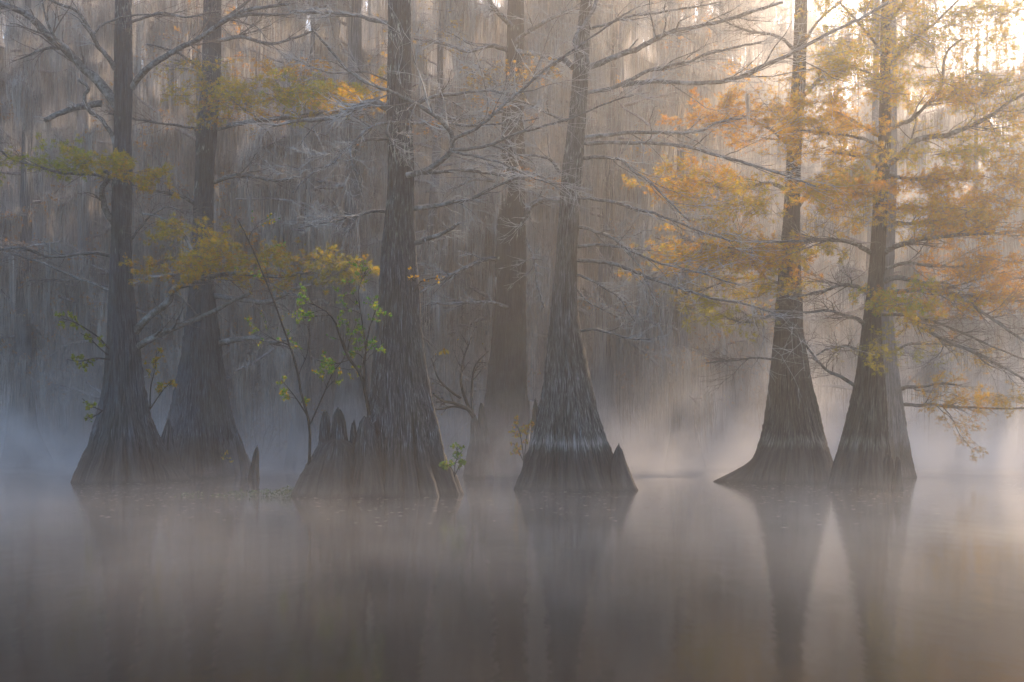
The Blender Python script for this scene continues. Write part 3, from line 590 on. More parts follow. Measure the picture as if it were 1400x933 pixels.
# --- G: right, limbs everywhere
B_ = dict(twig='brown')
cypress('G', 'rightmost big cypress, crowded with sweeping limbs and golden needles, knees at its foot',
 [(-30, 1206, 1216), (60, 1204, 1216), (120, 1203, 1217), (187, 1202, 1218), (215, 1199, 1218), (244, 1196, 1214), (300, 1193, 1212), (349, 1190, 1210), (370, 1188.5, 1209), (409, 1184.5, 1206), (429, 1181, 1204), (489, 1174, 1206), (528, 1168, 1210), (568, 1159, 1212), (607, 1148, 1213), (640, 1138, 1215), (668, 1131, 1219)],
 40.2, M_BARK_BROWN, 95, flutes=8, fl_amp=0.34, limbs=[
  dict(p=[(1208, 228), (1222, 218), (1236, 204), (1256, 189), (1286, 184), (1320, 174), (1340, 165), (1357, 157), (1378, 140), (1402, 126)], r=(4.6,), r1=2, dY=-2, side=8, sub=6, leafy=['gold', 'olive'], nleaf=1600, **B_),
  dict(p=[(1210, 182), (1226, 172), (1246, 164), (1265, 146), (1282, 128), (1288, 105), (1295, 75), (1315, 55)], r=(3.4,), r1=1.4, dY=-1, side=7, sub=6, leafy=['gold', 'orange'], nleaf=1600, **B_),
  dict(p=[(1205, 188), (1192, 180), (1175, 170), (1158, 160), (1140, 152)], r=(3,), r1=1.2, dY=-1, side=5, sub=6, leafy=['orange', 'gold'], nleaf=1500, **B_),
  dict(p=[(1206, 200), (1180, 192), (1150, 187), (1120, 183), (1090, 181)], r=(2.6,), r1=1.0, dY=-2, side=6, sub=6, leafy=['orange', 'gold'], nleaf=1700, **B_),
  dict(p=[(1204, 224), (1182, 216), (1160, 214), (1140, 210)], r=(2.2,), r1=1.0, dY=-2, side=5, sub=6, leafy=['gold'], nleaf=900, **B_),
  dict(p=[(1212, 152), (1206, 128), (1204, 108), (1180, 95), (1160, 85)], r=(2.8,), r1=1.0, dY=-1, side=6, sub=6, leafy=['gold', 'olive'], nleaf=1300, **B_),
  dict(p=[(1209, 240), (1235, 244), (1262, 245), (1300, 247)], r=(3.2,), r1=1.4, dY=-1, side=6, sub=6, leafy=['rust', 'orange'], nleaf=1500, **B_),
  dict(p=[(1190, 346), (1175, 336), (1159, 332), (1135, 329), (1100, 332), (1060, 334), (1030, 333)], r=(3.6,), r1=1.2, dY=-2, side=7, sub=6, **B_),
  dict(p=[(1207, 347), (1228, 338), (1252, 331), (1282, 326), (1320, 324), (1370, 322), (1420, 318)], r=(4.0,), r1=1.6, dY=-2, side=8, sub=6, leafy=['orange', 'rust'], nleaf=2000, **B_),
  dict(p=[(1188, 402), (1175, 394), (1162, 390), (1148, 390), (1130, 396), (1105, 402), (1080, 408)], r=(3.4,), r1=1.2, dY=-2, side=6, sub=6, **B_),
  dict(p=[(1182, 445), (1170, 436), (1150, 429), (1130, 424), (1100, 426), (1070, 424)], r=(3.2,), r1=1.0, dY=-2, side=6, sub=6, **B_),
  dict(p=[(1178, 480), (1160, 473), (1140, 474), (1118, 484)], r=(2.4,), r1=1, dY=-2, side=6, sub=6, **B_),
  dict(p=[(1172, 529), (1155, 518), (1134, 508), (1118, 494), (1105, 478), (1100, 465)], r=(2.8,), r1=1, dY=-1, side=5, sub=5, **B_),
  dict(p=[(1206, 386), (1229, 380), (1261, 389), (1297, 401), (1318, 412), (1336, 425), (1365, 446), (1402, 472)], r=(4.0,), r1=1.6, dY=-3, side=9, sub=6, **B_),
  dict(p=[(1208, 403), (1232, 398), (1262, 397), (1295, 403), (1330, 404), (1380, 410), (1420, 410)], r=(3.6,), r1=1.4, dY=-2, side=9, sub=6, leafy=['rust', 'orange'], nleaf=1600, **B_),
  dict(p=[(1202, 420), (1222, 422), (1245, 436), (1285, 462), (1310, 474), (1337, 485), (1370, 502), (1402, 522)], r=(3.4,), r1=1.4, dY=-3, side=10, sub=6, **B_),
  dict(p=[(1206, 430), (1235, 430), (1280, 440), (1330, 462), (1400, 492)], r=(2.6,), r1=1.2, dY=-1, side=10, sub=6, **B_),
  dict(p=[(1208, 300), (1240, 308), (1290, 302), (1340, 300)], r=(2.6,), r1=1.2, dY=-1, side=7, sub=6, leafy=['gold', 'olive', 'orange'], nleaf=2200, **B_),
  dict(p=[(1204, 270), (1180, 262), (1150, 262), (1110, 258)], r=(2.6,), r1=1.2, dY=-1, side=7, sub=6, leafy=['gold', 'orange'], nleaf=1800, **B_),
  dict(p=[(1208, 368), (1240, 360), (1280, 366), (1330, 368), (1400, 384)], r=(2.6,), r1=1.2, dY=-1, side=8, sub=6, leafy=['orange', 'rust'], nleaf=1600, **B_),
  dict(p=[(1214, 90), (1235, 70), (1262, 50), (1290, 30), (1320, 0)], r=(2.8,), r1=1.2, dY=-1, side=7, sub=6, leafy=['gold', 'olive'], nleaf=1600, **B_),
  dict(p=[(1206, 75), (1190, 50), (1170, 25), (1150, 0)], r=(2.4,), r1=1.2, dY=-1, side=7, sub=6, leafy=['gold', 'olive'], nleaf=1200, **B_),
  dict(p=[(1210, 40), (1230, 10), (1250, -20)], r=(2.4,), r1=1.2, dY=-1, side=6, sub=6, leafy=['gold'], nleaf=800, **B_),
 ], sprays=[
  (1150, 255, 50, 22, 38.5, ['gold', 'orange', 'olive'], 2800), (1200, 262, 30, 16, 38, ['orange', 'rust'], 1600), (1330, 265, 60, 28, 38.5, ['rust', 'orange', 'gold'], 4200), (1290, 215, 60, 16, 39, ['olive', 'gold'], 2200),
  (1330, 300, 70, 16, 38.5, ['gold', 'orange'], 2800), (1225, 408, 24, 16, 37.5, ['gold', 'lime'], 1500), (1270, 420, 36, 14, 38, ['gold', 'olive'], 1300), (1350, 370, 60, 20, 38.5, ['rust', 'orange'], 2600),
  (1350, 415, 50, 14, 38.5, ['gold', 'rust'], 1800), (1385, 230, 40, 24, 38.5, ['orange', 'gold'], 2000), (1300, 120, 60, 30, 39, ['gold', 'olive'], 2400), (1370, 130, 50, 30, 39, ['gold', 'orange'], 1600),
  (1170, 120, 50, 26, 39, ['gold', 'olive', 'orange'], 2200), (1250, 60, 50, 30, 39, ['olive', 'gold'], 2000), (1150, 60, 40, 24, 40, ['gold', 'olive'], 1200), (1340, 50, 50, 30, 39, ['gold'], 1400),
  (1120, 200, 36, 20, 38.5, ['orange', 'gold'], 1400), (1180, 300, 50, 14, 38.5, ['gold'], 900), (1215, 480, 40, 14, 38, ['olive'], 600), (1385, 40, 45, 40, 39, ['gold', 'olive'], 2200), (1320, 15, 50, 24, 39, ['gold', 'olive'], 1500), (1200, 20, 50, 24, 39, ['gold', 'olive'], 1200), (1385, 170, 30, 22, 39, ['gold', 'orange'], 1200),
 ])

# ------------------------------------------------------------------ stumps and knees
def cone_profile(cx, Y, rows):                       # rows (z, dx, r)
    return [(z, cx + dx, Y, r) for z, dx, r in rows]
def px_cone(rows, Y):
    out = []
    for py, a, b in rows:
        c = P((a + b) / 2, py, Y); out.append((c[2], c[0], Y, max((b - a) / 2 * Y / FPX, 0.02)))
    out.sort(); out.insert(0, (-0.4, out[0][1], Y, out[0][3] * 1.08)); return out
def knee(name, label, cat, spikes, Y, m, group=None, seed=5, flutes=6):
    xs = spikes[0][-1]; base = P((xs[1] + xs[2]) / 2, HOR, Y); base[2] = 0
    t = empty(name, base, label, cat, group)
    for i, rows in enumerate(spikes):
        link('spire' if len(spikes) > 1 else 'wood', trunk_mesh('spire', px_cone(rows, Y + 0.12 * ((i * 7) % 3 - 1)), m, seed + i, nt=60, nz=64, flutes=flutes, fl_amp=0.17, top='jagged', fl_top=1.6, rough=1.3), t)
    return t
knee('broken_stump', 'wide broken stump with three weathered spires against the nearest trunk', 'stump',
     [[(565, 439, 450), (572, 438, 452), (600, 436, 452), (625, 434, 457), (650, 425, 470), (680, 412, 490)],
      [(561, 456, 469), (568, 455, 471), (585, 454, 473), (610, 452, 476), (640, 447, 482), (680, 438, 500)],
      [(581, 479, 486), (586, 479, 487), (610, 477, 488), (640, 474, 490), (680, 466, 496)],
      [(602, 438, 480), (612, 434, 486), (625, 426, 489), (640, 417, 493), (660, 407, 499), (680, 398, 506)]], 34.9, M_BARK, seed=101)
knee('root_buttress', 'pale streaked knobbly buttress between the broken stump and the nearest trunk', 'tree root',
     [[(572, 494, 508), (580, 490, 512), (600, 487, 514), (630, 484, 520), (655, 478, 526), (681, 471, 532)]], 34.7, M_BARK, seed=111)
knee('cypress_knee', 'leaning pointed knee on the right side of the pale ringed trunk', 'cypress knee',
     [[(611, 842, 850), (616, 840, 852), (621, 838, 853), (628, 836, 855), (645, 834, 862), (658, 834, 867), (672, 834, 874)]], 38.2, M_BARK, seed=121)
knee('cypress_knee', 'blunt round topped knee at the foot of the golden limbed tree', 'cypress knee',
     [[(624, 1209, 1219), (628, 1208, 1221), (640, 1207, 1222), (655, 1206, 1222), (668, 1204, 1224)]], 38.3, M_BARK_BROWN, seed=131)
knee('cypress_knee', 'slim pointed knee beside the blunt one, nearest the open water', 'cypress knee',
     [[(625, 1225, 1230), (630, 1224, 1232), (640, 1223, 1232), (655, 1221, 1234), (669, 1219, 1236)]], 38.1, M_BARK_BROWN, seed=141)
knee('cypress_knee', 'thin finger shaped knee right of the blue grey skirted trunk', 'cypress knee',
     [[(612, 349, 354), (622, 346, 355), (632, 344, 355), (645, 341, 356), (655, 339, 357)]], 46.7, M_BARK_BLUE, seed=151)
knee('cypress_knee', 'tapering knee wedged between the two leftmost big trunks', 'cypress knee',
     [[(574, 227, 233), (585, 225, 235), (605, 218, 237), (630, 209, 242), (659, 200, 248)]], 45.0, M_BARK_BLUE, seed=161)
knee('cypress_knee', 'tall leaning knee merged with the right skirt of the blue grey trunk', 'cypress knee',
     [[(588, 322, 325), (600, 322, 330), (620, 325, 336), (640, 329, 342), (652, 330, 345)]], 48.5, M_BARK_BLUE, seed=171)
knee('cypress_knee', 'thin dark spike standing right behind the ringed trunk skirt', 'cypress knee',
     [[(547, 730, 734), (560, 728, 736), (590, 726, 738), (620, 722, 740), (650, 718, 744)]], 50.5, M_BARK_BROWN, seed=181)
knee('hollow_stump', 'dark notched stump with a bare shrub growing from it, left of the dim middle trunk', 'stump',
     [[(566, 644, 651), (580, 643, 655), (600, 643, 660), (618, 638, 664), (650, 632, 668)],
      [(552, 655, 661), (560, 654, 663), (580, 654, 666), (610, 650, 672), (650, 644, 676)]], 50.8, M_BARK_BROWN, seed=191)

# ------------------------------------------------------------------ shrubs and small plants
def shrub(name, label, cat, stems, Y, names, nl, lsize, bare=0, group=None, side=5, base=None, twig=M_STEM):
    bp_ = base or stems[0][0][0]; t = empty(name, P(*bp_, Y), label, cat, group)
    tb, tips = Bag(), []
    for pts, r0, r1, dY in stems:
        w3 = [P(x, y, Y + dY * i / (len(pts) - 1)) for i, (x, y) in enumerate(pts)]
        p = smooth_path(w3, 14)[None]; R = np.linspace(r0, r1, 14)[None] * Y / FPX; tubes(tb, p, R, 6)
        L = np.linalg.norm(np.diff(p[0], axis=0), axis=1).sum()
        a, ra = spawn(p, R, side, L * 0.35, 7, 0.25, 1, 0.8, 0.8, 0.15, 0.02, 0.5, 0.007); tubes(tb, a, ra, 4)
        b2, rb = spawn(a, ra, 4, L * 0.16, 5, 0.2, 1, 0.8, 0.8, 0.2, 0, 0.6, 0.005); tubes(tb, b2, rb, 3)
        tips.append(b2)
    link('stems', tb.mesh('stems', twig), t)
    if nl:
        lb = Bag(); PPp = np.concatenate(tips, 0) if len({q.shape[1] for q in tips}) == 1 else tips[0]
        pos, d = along(PPp, nl, 0.3); leaves(lb, pos, d, lsize, names); link('leaves', lb.mesh('leaves', M_BROAD), t, 'stuff')
    return t
shrub('green_sapling', 'slender sapling with scattered green and yellow leaves rising from the broken stump', 'sapling',
      [([(422, 640), (424, 600), (421, 570), (412, 540), (405, 500), (388, 450), (370, 400), (345, 340), (325, 300)], 2.2, 0.8, -1.0),
       ([(424, 580), (440, 545), (455, 510), (470, 490), (480, 460)], 1.1, 0.5, 0.5),
       ([(421, 570), (405, 545), (385, 520)], 1.0, 0.5, -0.3)], 34.6, ['green', 'lime', 'gold', 'green'], 760, 0.075)
shrub('leafy_shrub', 'dark stemmed shrub with green leaves arching beside the nearest trunk', 'shrub',
      [([(505, 568), (500, 540), (492, 510), (478, 492), (468, 470), (458, 440), (445, 425), (425, 415)], 2.6, 0.9, -0.8),
       ([(500, 545), (498, 515), (500, 480), (505, 450), (515, 420)], 1.8, 0.7, -0.6),
       ([(492, 510), (500, 480), (495, 440), (490, 400), (500, 370)], 1.3, 0.5, -1.0),
       ([(478, 492), (455, 498), (432, 492)], 0.9, 0.4, 0.5)], 34.2, ['green', 'lime', 'green', 'green'], 1700, 0.072, side=8)
shrub('bare_shrub', 'leafless shrub with curving dark branches arching out of the notched stump', 'shrub',
      [([(648, 570), (640, 560), (622, 552), (605, 548), (592, 538)], 3.4, 1.2, -0.5), ([(644, 564), (636, 545), (630, 520), (634, 490), (645, 460)], 2.6, 0.9, -0.5),
       ([(640, 560), (620, 556), (600, 560), (588, 556)], 2.0, 0.8, -0.5), ([(646, 565), (645, 530), (650, 500), (668, 480)], 2.2, 0.8, 0.4),
       ([(630, 545), (610, 530), (598, 515), (590, 490)], 1.8, 0.7, -0.8)], 49.9, ['gold'], 5, 0.1, side=6)
shrub('yellow_green_shrub', 'bright yellow green shrub leaning out from the left side of the leftmost big trunk', 'shrub',
      [([(150, 478), (135, 462), (118, 450), (100, 440), (84, 436)], 1.4, 0.5, -0.6), ([(150, 492), (130, 490), (110, 494), (92, 492)], 1.4, 0.5, -0.6), ([(148, 486), (135, 475), (122, 462), (110, 456)], 1.1, 0.5, -0.3)],
      43.6, ['lime', 'olive', 'lime'], 1500, 0.068)
shrub('small_yellow_plant', 'sparse yellow leaved plant in the gap between the two leftmost trunks', 'plant',
      [([(205, 560), (206, 530), (212, 505), (214, 480)], 1, 0.4, 0), ([(205, 560), (222, 535), (236, 520)], 0.9, 0.4, 0)], 46.0, ['gold', 'olive'], 220, 0.12)
shrub('small_green_plant', 'few lime leaves sprouting low on the left flank of the leftmost trunk', 'plant',
      [([(140, 562), (125, 555), (112, 545)], .8, .4, -.4), ([(140, 562), (128, 570), (116, 572)], .8, .4, -.4)], 43.4, ['lime', 'olive'], 90, 0.11)
shrub('bright_green_plant', 'small bright green plant on the right root of the nearest trunk', 'plant',
      [([(622, 652), (618, 642), (610, 634), (606, 636)], 0.9, 0.4, -.1), ([(622, 652), (622, 636), (626, 622), (625, 612)], 0.8, 0.3, 0), ([(622, 650), (628, 638), (632, 632)], 0.8, 0.3, .1)], 33.9, ['lime', 'green', 'lime'], 620, 0.06, side=10)
shrub('red_green_plant', 'yellow and red leaved plant hanging on the foot of the dim middle trunk', 'plant',
      [([(716, 630), (714, 610), (710, 590), (704, 576)], 0.8, 0.4, 0), ([(716, 632), (708, 615), (702, 606)], 0.8, 0.4, 0), ([(716, 632), (720, 600), (724, 580)], 0.8, 0.4, 0)], 47.5, ['lime', 'rust', 'orange', 'olive'], 700, 0.07, side=7)
shrub('yellow_vine', 'thin dangling vine of tiny yellow leaves on the blue grey trunk skirt', 'plant',
      [([(306, 600), (305, 612), (307, 622), (312, 632)], .5, .3, 0)], 48.6, ['gold', 'lime'], 60, 0.07)
shrub('yellow_vine', 'few orange yellow leaves clinging to the nearest trunk at mid height', 'plant',
      [([(566, 400), (572, 390), (578, 384), (606, 378)], .7, .4, -0.3), ([(568, 398), (566, 380), (562, 372)], .6, .3, 0)], 34.2, ['gold', 'orange'], 46, 0.085)
lb = Bag(); leaves(lb, P(606, 476, 40)[None].repeat(7, 0) + rng.normal(size=(7, 3)) * 0.05, np.array([[0, 0, -1.]]).repeat(7, 0), 0.17, ['gold']); tubes(lb, np.stack([np.linspace(P(604, 430, 40), P(606, 478, 40), 6)]), np.full((1, 6), .003), 3)
nv = sum(len(a) for a in lb.v) - sum(len(a) for a in lb.t); lb.t.append(np.tile([[0.2, 0.15, 0.1]], (nv, 1)))
link('hanging_leaves', lb.mesh('hanging_leaves', M_BROAD), label='tuft of yellow leaves dangling between the nearest and middle trunks', cat='leaf')

# floating plants and specks
fb = Bag()
for (x0, x1, y, n, hgt) in ((245, 275, 677, 60, .06), (280, 320, 678, 40, .03), (318, 398, 676, 420, .13), (386, 402, 672, 130, .22)):
    px = rng.uniform(x0, x1, n); Yd = rng.uniform(34.2, 35.6, n)
    pos = np.stack([(px - 700) * 34.8 / FPX, Yd, rng.uniform(0, hgt, n)], 1); leaves(fb, pos, rng.normal(size=(n, 3)) * [1, 1, .2] + [0, 0, .5], 0.06, ['weed'])
fm = fb.mesh('floating_weeds', M_BROAD); link('floating_weeds', fm, kind='stuff', label='low line of floating water weed left of the broken stump', cat='water plants')
sb = Bag(); n = 2600
px = rng.uniform(-60, 1460, n); Yd = 22 + 32 * rng.beta(2.5, 2.0, n); a = rng.uniform(0, 6.28, n); L = rng.uniform(0.012, 0.042, n)
c = np.stack([(px - 700) * Yd / FPX, Yd, np.full(n, 0.006)], 1); q = []
for k in range(4): q.append(c + np.stack([np.cos(a + k * 1.57) * L * (1 + k % 2), np.sin(a + k * 1.57) * L, 0 * a], 1))
v = np.stack(q, 1).reshape(-1, 3); sb.add(v, np.arange(4 * n).reshape(-1, 4), np.repeat(rng.uniform(.2, .6, (n, 1)) * [1, .9, .75], 4, 0))
link('floating_debris', sb.mesh('floating_debris', M_MOSS), kind='stuff', label='tiny leaf specks drifting on the still water', cat='debris')

# moss tufts one can single out
for x, y, ln, Y, lab in ((1021, 130, 62, 37.2, 'long pale beard of moss hanging beneath the long limb at upper right centre'), (689, 255, 50, 50, 'pale beard of moss hanging in front of the dim middle trunk'),
                         (1098, 112, 28, 38, 'short moss beard under the limb crossing the slim trunk above the root spur'), (672, 380, 60, 53, 'greenish moss hanging along the left flank of the dim middle trunk'),
                         (72, 15, 130, 46, 'very long curtain of moss hanging at the upper left'), (1165, 230, 32, 37.5, 'wispy moss beard among golden needles beside the rightmost big trunk'),
                         (187, 5, 210, 45.5, 'moss hanging the length of the upper right flank of the leftmost big trunk'), (722, 300, 150, 54, 'brown moss veil on the right flank of the dim middle trunk'), (307, 415, 130, 51.5, 'moss strip hanging on the right flank of the blue grey trunk')):
    mb = Bag(); k = 4; p = P(x, y, Y)[None] + rng.normal(size=(k, 3)) * [0.08, .08, .04]
    moss(mb, p, np.full(k, ln * Y / FPX) * np.array([1.1, .7, .5, .4]), 13, 0.006, 0.032)
    link('moss_beard', mb.mesh('moss_beard', M_MOSS), label=lab, cat='moss', group='hanging beards of moss')

# ------------------------------------------------------------------ background trees: six kinds, copied with their parts
def bg_tree(seed, H, nl, tw, mo, base_r, leafy=None):
    global rng; keep = rng; rng = np.random.default_rng(seed)
    t = bpy.data.objects.new('mossy_cypress', None); C.objects.link(t)
    lean = rng.normal(size=2) * 0.5
    prof = [(-0.5, 0, 0, base_r * 1.9), (0, 0, 0, base_r * 1.75), (0.6, 0, 0, base_r * 1.45), (1.5, 0, 0, base_r * 1.15), (3, 0, 0, base_r * .85), (5, lean[0] * .2, 0, base_r * .62), (9, lean[0] * .5, lean[1] * .3, base_r * .48), (H * .6, lean[0], lean[1], base_r * .34), (H, lean[0] * 1.4, lean[1], .05)]
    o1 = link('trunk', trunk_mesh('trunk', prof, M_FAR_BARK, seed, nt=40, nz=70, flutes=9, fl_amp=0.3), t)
    z = np.sort(rng.uniform(3.2, H - 1, nl)); f = (z / H); L = (5.2 * (1 - f) ** .6 + 1.4) * rng.uniform(.6, 1.15, nl)
    a = rng.uniform(0, 6.28, nl); rise = rng.uniform(-0.05, .55, nl)
    d = unit(np.stack([np.cos(a), np.sin(a), rise], 1)); m = 10
    cur = d.copy(); p = np.stack([np.interp(z, [q[0] for q in prof], [q[1] for q in prof]), np.interp(z, [q[0] for q in prof], [q[2] for q in prof]), z], 1); pts = [p]
    for i in range(m - 1):
        cur = unit(cur + rng.normal(size=cur.shape) * .16 - [0, 0, .03]); pts.append(pts[-1] + cur * (L / (m - 1))[:, None])
    LP = np.stack(pts, 1); LR = (0.02 + 0.014 * L)[:, None] * np.linspace(1, .3, m)
    cb = Bag(); tubes(cb, LP, LR, 4)
    a2, r2 = spawn(LP, LR, 6, 1.9, 7, .15, 1, .8, .5, .22, 0, .5, .014); tubes(cb, a2, r2, 3)
    a3, r3 = spawn(a2, r2, tw + 3, .95, 4, .1, 1, .85, .6, .3, 0, .6, .011); tubes(cb, a3, r3, 3)
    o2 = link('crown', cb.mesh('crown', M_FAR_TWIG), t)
    mb = Bag(); pos, _ = along(a2, mo, 0); pos2, _ = along(LP, mo // 2, .1); pos = np.vstack([pos, pos2])
    moss(mb, pos, rng.gamma(2.2, .55, len(pos)) + .15, 11, .017, .12, 3, .2)
    o3 = link('hanging_moss', mb.mesh('hanging_moss', M_MOSS), t, 'stuff'); kids = [o1, o2, o3]
    if leafy:
        fb = Bag(); pos, dd = along(a3, 5200); keepi = rng.uniform(size=len(pos)) < .8; fronds(fb, pos[keepi], dd[keepi], .17, leafy); kids.append(link('needles', fb.mesh('needles', M_LEAF), t, 'stuff'))
    rng = keep; return t, kids
PROTO = [bg_tree(301, 27, 34, 6, 1150, .62), bg_tree(302, 30, 38, 6, 1250, .75), bg_tree(303, 24, 30, 6, 950, .5), bg_tree(304, 21, 30, 7, 800, .45, ['rust', 'orange']), bg_tree(305, 28, 34, 5, 1350, .55)]
def shrub_proto(seed):
    global rng; keep = rng; rng = np.random.default_rng(seed)
    t = bpy.data.objects.new('bank_shrub', None); C.objects.link(t)
    n = 16; a = rng.uniform(0, 6.28, n); d = unit(np.stack([np.cos(a) * .7, np.sin(a) * .7, np.full(n, 1.)], 1)); st = np.stack([np.cos(a) * .5, np.sin(a) * .5, np.full(n, -.1)], 1)
    pts = [st]; cur = d
    for i in range(7): cur = unit(cur + rng.normal(size=cur.shape) * .18); pts.append(pts[-1] + cur * .55)
    p = np.stack(pts, 1); R = np.linspace(.035, .01, 8)[None].repeat(n, 0); b_ = Bag(); tubes(b_, p, R, 4)
    a2, r2 = spawn(p, R, 9, 1.3, 6, .1, 1, .8, .8, .2, 0, .5, .01); tubes(b_, a2, r2, 3); a3, r3 = spawn(a2, r2, 5, .5, 4, .1, 1, .8, .8, .2, 0, .5, .008); tubes(b_, a3, r3, 3)
    k1 = link('stems', b_.mesh('stems', M_FAR_TWIG), t)
    lb = Bag(); pos, dd = along(a3, 900); leaves(lb, pos, dd, .11, ['olive', 'rust']); lb2 = lb; 
    k2 = link('leaves', lb2.mesh('leaves', M_BROAD), t, 'stuff'); rng = keep; return t, [k1, k2]
SHR = [shrub_proto(401), shrub_proto(402)]
used = set()
def place(proto, x, y, rz, s, label, cat, group, z=0.0):
    t, kids = proto
    if id(t) in used:
        r = t.copy(); C.objects.link(r)
        for k in kids:
            c = k.copy(); C.objects.link(c); c.parent = r
    else: r = t; used.add(id(t))
    r.location = (x, y, z); r.rotation_euler = (0, 0, rz); r.scale = (s, s, s)
    r['label'] = label; r['category'] = cat; r['group'] = group
SEC = [(-80, 'left of leftmost big trunk'), (165, 'between two leftmost big trunks'), (290, 'between blue grey trunk and nearest trunk'), (560, 'between nearest trunk and ringed trunk'),
       (790, 'between ringed trunk and root spur tree'), (1100, 'between root spur tree and rightmost trunk'), (1215, 'right of rightmost big trunk')]
def sector(px):
    s = SEC[0][1]
    for a, n_ in SEC:
        if px >= a: s = n_
    return s
r2 = np.random.default_rng(77)
WORDS = ['first', 'second', 'third', 'fourth', 'fifth', 'sixth', 'seventh', 'eighth', 'ninth', 'tenth', 'eleventh', 'twelfth', 'thirteenth', 'fourteenth', 'fifteenth', 'sixteenth', 'seventeenth', 'eighteenth', 'nineteenth', 'twentieth']
rows = [(60, 64, 100, -140, 1540, 'nearer row'), (70, 76, 72, -180, 1580, 'middle row'), (84, 92, 62, -200, 1600, 'farther row'), (100, 112, 58, -200, 1600, 'fourth row'), (122, 134, 46, -180, 1580, 'fifth row'), (138, 150, 40, -150, 1550, 'farthest row')]
plan = []
for (y0, y1, step, xa, xb, nm) in rows:
    px = xa + r2.uniform(0, step)
    while px < xb:
        y = r2.uniform(y0, y1); right = px > 1010
        k = int(r2.integers(0, len(PROTO))); s = r2.uniform(.85, 1.15)
        if right and y > 66: s *= 0.88
        if y > 98: s *= 1.12 if px < 1330 else 1.0
        if y > 120: s *= 1.15
        if y > 136: s *= 1.1
        if not (px > 1040 and y < 80 and r2.uniform() < .75): plan.append((px, y, PROTO[k], r2.uniform(0, 6.28), s, 'cypress', 'tree', nm))
        px += step * r2.uniform(.6, 1.4)
for i in range(46):
    px = r2.uniform(-150, 1550); y = r2.uniform(66, 104)
    plan.append((px, y, SHR[i % 2], r2.uniform(0, 6.28), r2.uniform(.8, 1.6), 'bare swamp shrub', 'shrub', 'misty bank'))
for px, y in ((862, 108), (905, 116), (948, 110), (985, 118), (880, 128), (1030, 112)): plan.append((px, y, PROTO[4 if px % 2 else 1], px * 1.7, 1.3, 'cypress', 'tree', 'fourth row'))
bins = {}
for q in sorted(plan, key=lambda q: q[0]): bins.setdefault((q[5], q[7], sector(q[0])), []).append(q)
for (kd, nm, sec), qs in bins.items():
    for i, q in enumerate(qs):
        one = f'{WORDS[i]} of {len(qs)}, ' if len(qs) > 1 else ''
        place(q[2], (q[0] - 700) * q[1] / FPX, q[1], q[3], q[4], f'hazy {kd}, {nm}, {one}{sec}', q[6], f'{nm} of hazy {kd} {sec}')
# the wood beyond, read as one mass: trunks, boughs and hanging moss
fw = Bag(); n = 400
x = r2.uniform(-88, 88, n) ; y = r2.uniform(150, 172, n); H = r2.uniform(42, 54, n) + np.where(x < 8, 9, 0); H = np.where((x > 36) & (x < 64), H * .92, H)
t_ = np.linspace(0, 1, 7); p = np.stack([x[:, None] + r2.normal(size=(n, 1)) * t_ * 1.5, y[:, None] + 0 * t_, H[:, None] * t_], -1)
tubes(fw, p, (np.array([.75, .42, .32, .27, .22, .15, .05])[None] * r2.uniform(.6, 1.2, (n, 1))), 6)
keep = rng; rng = r2
b1, q1 = spawn(p, np.full((n, 7), .12), 17, 6.8, 4, .12, 1, 1.3, .5, .2, 0, .6, .05); tubes(fw, b1, q1, 3)
b3, q3 = spawn(b1, q1, 5, 2.6, 2, .1, 1, 1.1, .9, .3, 0, .5, .026); tubes(fw, b3, q3, 3)
link('far_forest', fw.mesh('far_forest', M_FAR_TWIG), kind='stuff', label='hazy mass of far swamp forest behind everything', cat='forest')
fm = Bag(); pos, _ = along(b1, 38000, 0); moss(fm, pos, r2.gamma(2.0, .42, len(pos)) + .3, 2, .17, .6, 3, .8)
link('far_forest_moss', fm.mesh('far_forest_moss', M_MOSS), kind='stuff', label='moss hanging through the far forest', cat='moss')
rng = keep

# ------------------------------------------------------------------ air: even haze, and mist lying on the water
def box(name, x0, x1, y0, y1, z0, z1, m, kind):
    v = np.array([(x, y, z) for x in (x0, x1) for y in (y0, y1) for z in (z0, z1)], float)
    f = np.array([[0, 1, 3, 2], [4, 6, 7, 5], [0, 4, 5, 1], [2, 3, 7, 6], [0, 2, 6, 4], [1, 5, 7, 3]])
    return link(name, raw_mesh(name, v, f, m, smooth=False), kind=kind)
def volume_mat(name, dens, col, aniso):
    m = bpy.data.materials.new(name); m.use_nodes = True; nt = m.node_tree; nt.nodes.clear()
    o = N(nt, 'ShaderNodeOutputMaterial'); v = N(nt, 'ShaderNodeVolumePrincipled')
    v.inputs['Color'].default_value = (*col, 1); v.inputs['Density'].default_value = dens; v.inputs['Anisotropy'].default_value = aniso
    nt.links.new(v.outputs[0], o.inputs['Volume']); return m, nt, v
mh, _, _ = volume_mat('haze_air', 0.0014, (0.985, 0.99, 0.998), 0.74)
box('haze', -170, 170, -25, 190, -1.0, 66.0, mh, 'stuff')
mm, nt, v = volume_mat('water_mist', 0.0, (0.995, 0.995, 0.998), 0.4)
g = N(nt, 'ShaderNodeNewGeometry'); pos = g.outputs['Position']
sx = N(nt, 'ShaderNodeSeparateXYZ'); nt.links.new(pos, sx.inputs[0])
far = N(nt, 'ShaderNodeMapRange', interpolation_type='SMOOTHSTEP'); nt.links.new(sx.outputs[1], far.inputs[0])
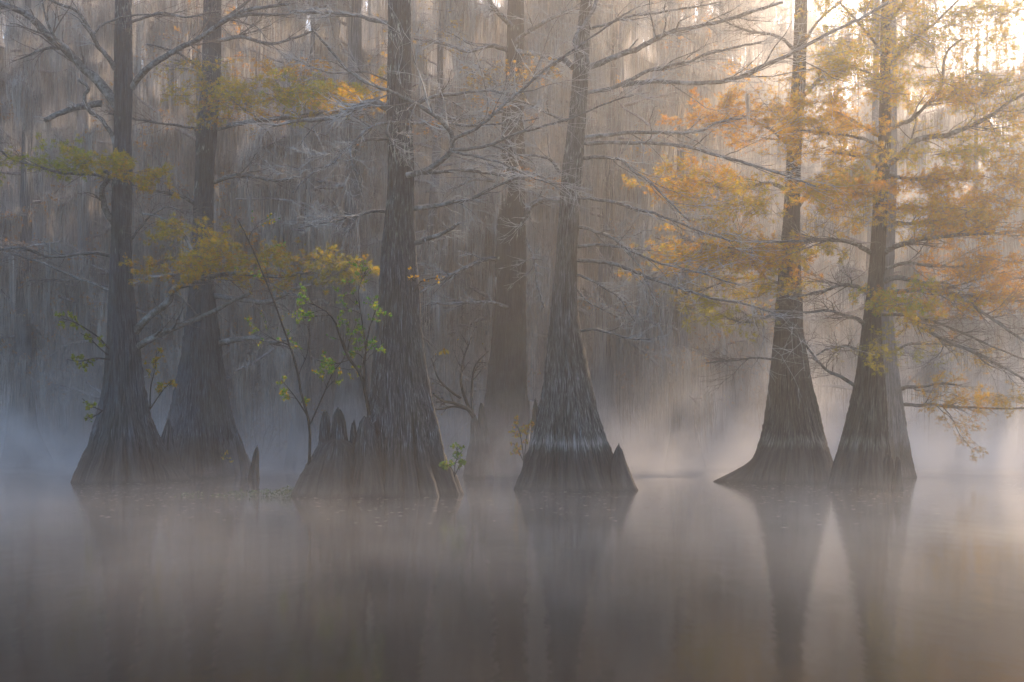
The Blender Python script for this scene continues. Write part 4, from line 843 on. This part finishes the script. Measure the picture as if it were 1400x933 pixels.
far.inputs[1].default_value = 53; far.inputs[2].default_value = 70; far.inputs[3].default_value = 0.0; far.inputs[4].default_value = 1.0
nz = noise(nt, mapping(nt, pos, (0.42, 0.22, 0.42)), 1.0, 5, .62)
k = ramp(nt, nz, [(0.42, (0.05, 0.05, 0.05)), (0.62, (1, 1, 1))])
near = N(nt, 'ShaderNodeMapRange', interpolation_type='SMOOTHSTEP'); nt.links.new(sx.outputs[1], near.inputs[0])
near.inputs[1].default_value = 8; near.inputs[2].default_value = 17; near.inputs[3].default_value = 0.05; near.inputs[4].default_value = 1.0
calm = N(nt, 'ShaderNodeMapRange', interpolation_type='SMOOTHSTEP'); nt.links.new(sx.outputs[1], calm.inputs[0])
calm.inputs[1].default_value = 26; calm.inputs[2].default_value = 34; calm.inputs[3].default_value = 1.0; calm.inputs[4].default_value = 0.42
bank = N(nt, 'ShaderNodeMapRange', interpolation_type='SMOOTHSTEP'); nt.links.new(sx.outputs[1], bank.inputs[0])
bank.inputs[1].default_value = 43; bank.inputs[2].default_value = 58; bank.inputs[3].default_value = 0.0; bank.inputs[4].default_value = 0.5
lowbank = maths(nt, 'MULTIPLY', maths(nt, 'POWER', 2.718, maths(nt, 'DIVIDE', sx.outputs[2], -1.3)), bank.outputs[0])
prof_ = maths(nt, 'ADD', maths(nt, 'MULTIPLY', maths(nt, 'POWER', 2.718, maths(nt, 'DIVIDE', sx.outputs[2], -2.6)), 0.10), maths(nt, 'MULTIPLY', maths(nt, 'POWER', 2.718, maths(nt, 'DIVIDE', sx.outputs[2], -13.0)), 0.040))
high = maths(nt, 'MULTIPLY', prof_, far.outputs[0])
low = maths(nt, 'MULTIPLY', maths(nt, 'POWER', 2.718, maths(nt, 'DIVIDE', sx.outputs[2], -0.40)), maths(nt, 'MULTIPLY', maths(nt, 'MULTIPLY', near.outputs[0], calm.outputs[0]), 0.042))
dn = maths(nt, 'MULTIPLY', maths(nt, 'ADD', maths(nt, 'ADD', high, lowbank), low), k)
nt.links.new(dn, v.inputs['Density'])
box('mist', -120, 120, 7, 116, 0.01, 36.0, mm, 'stuff')
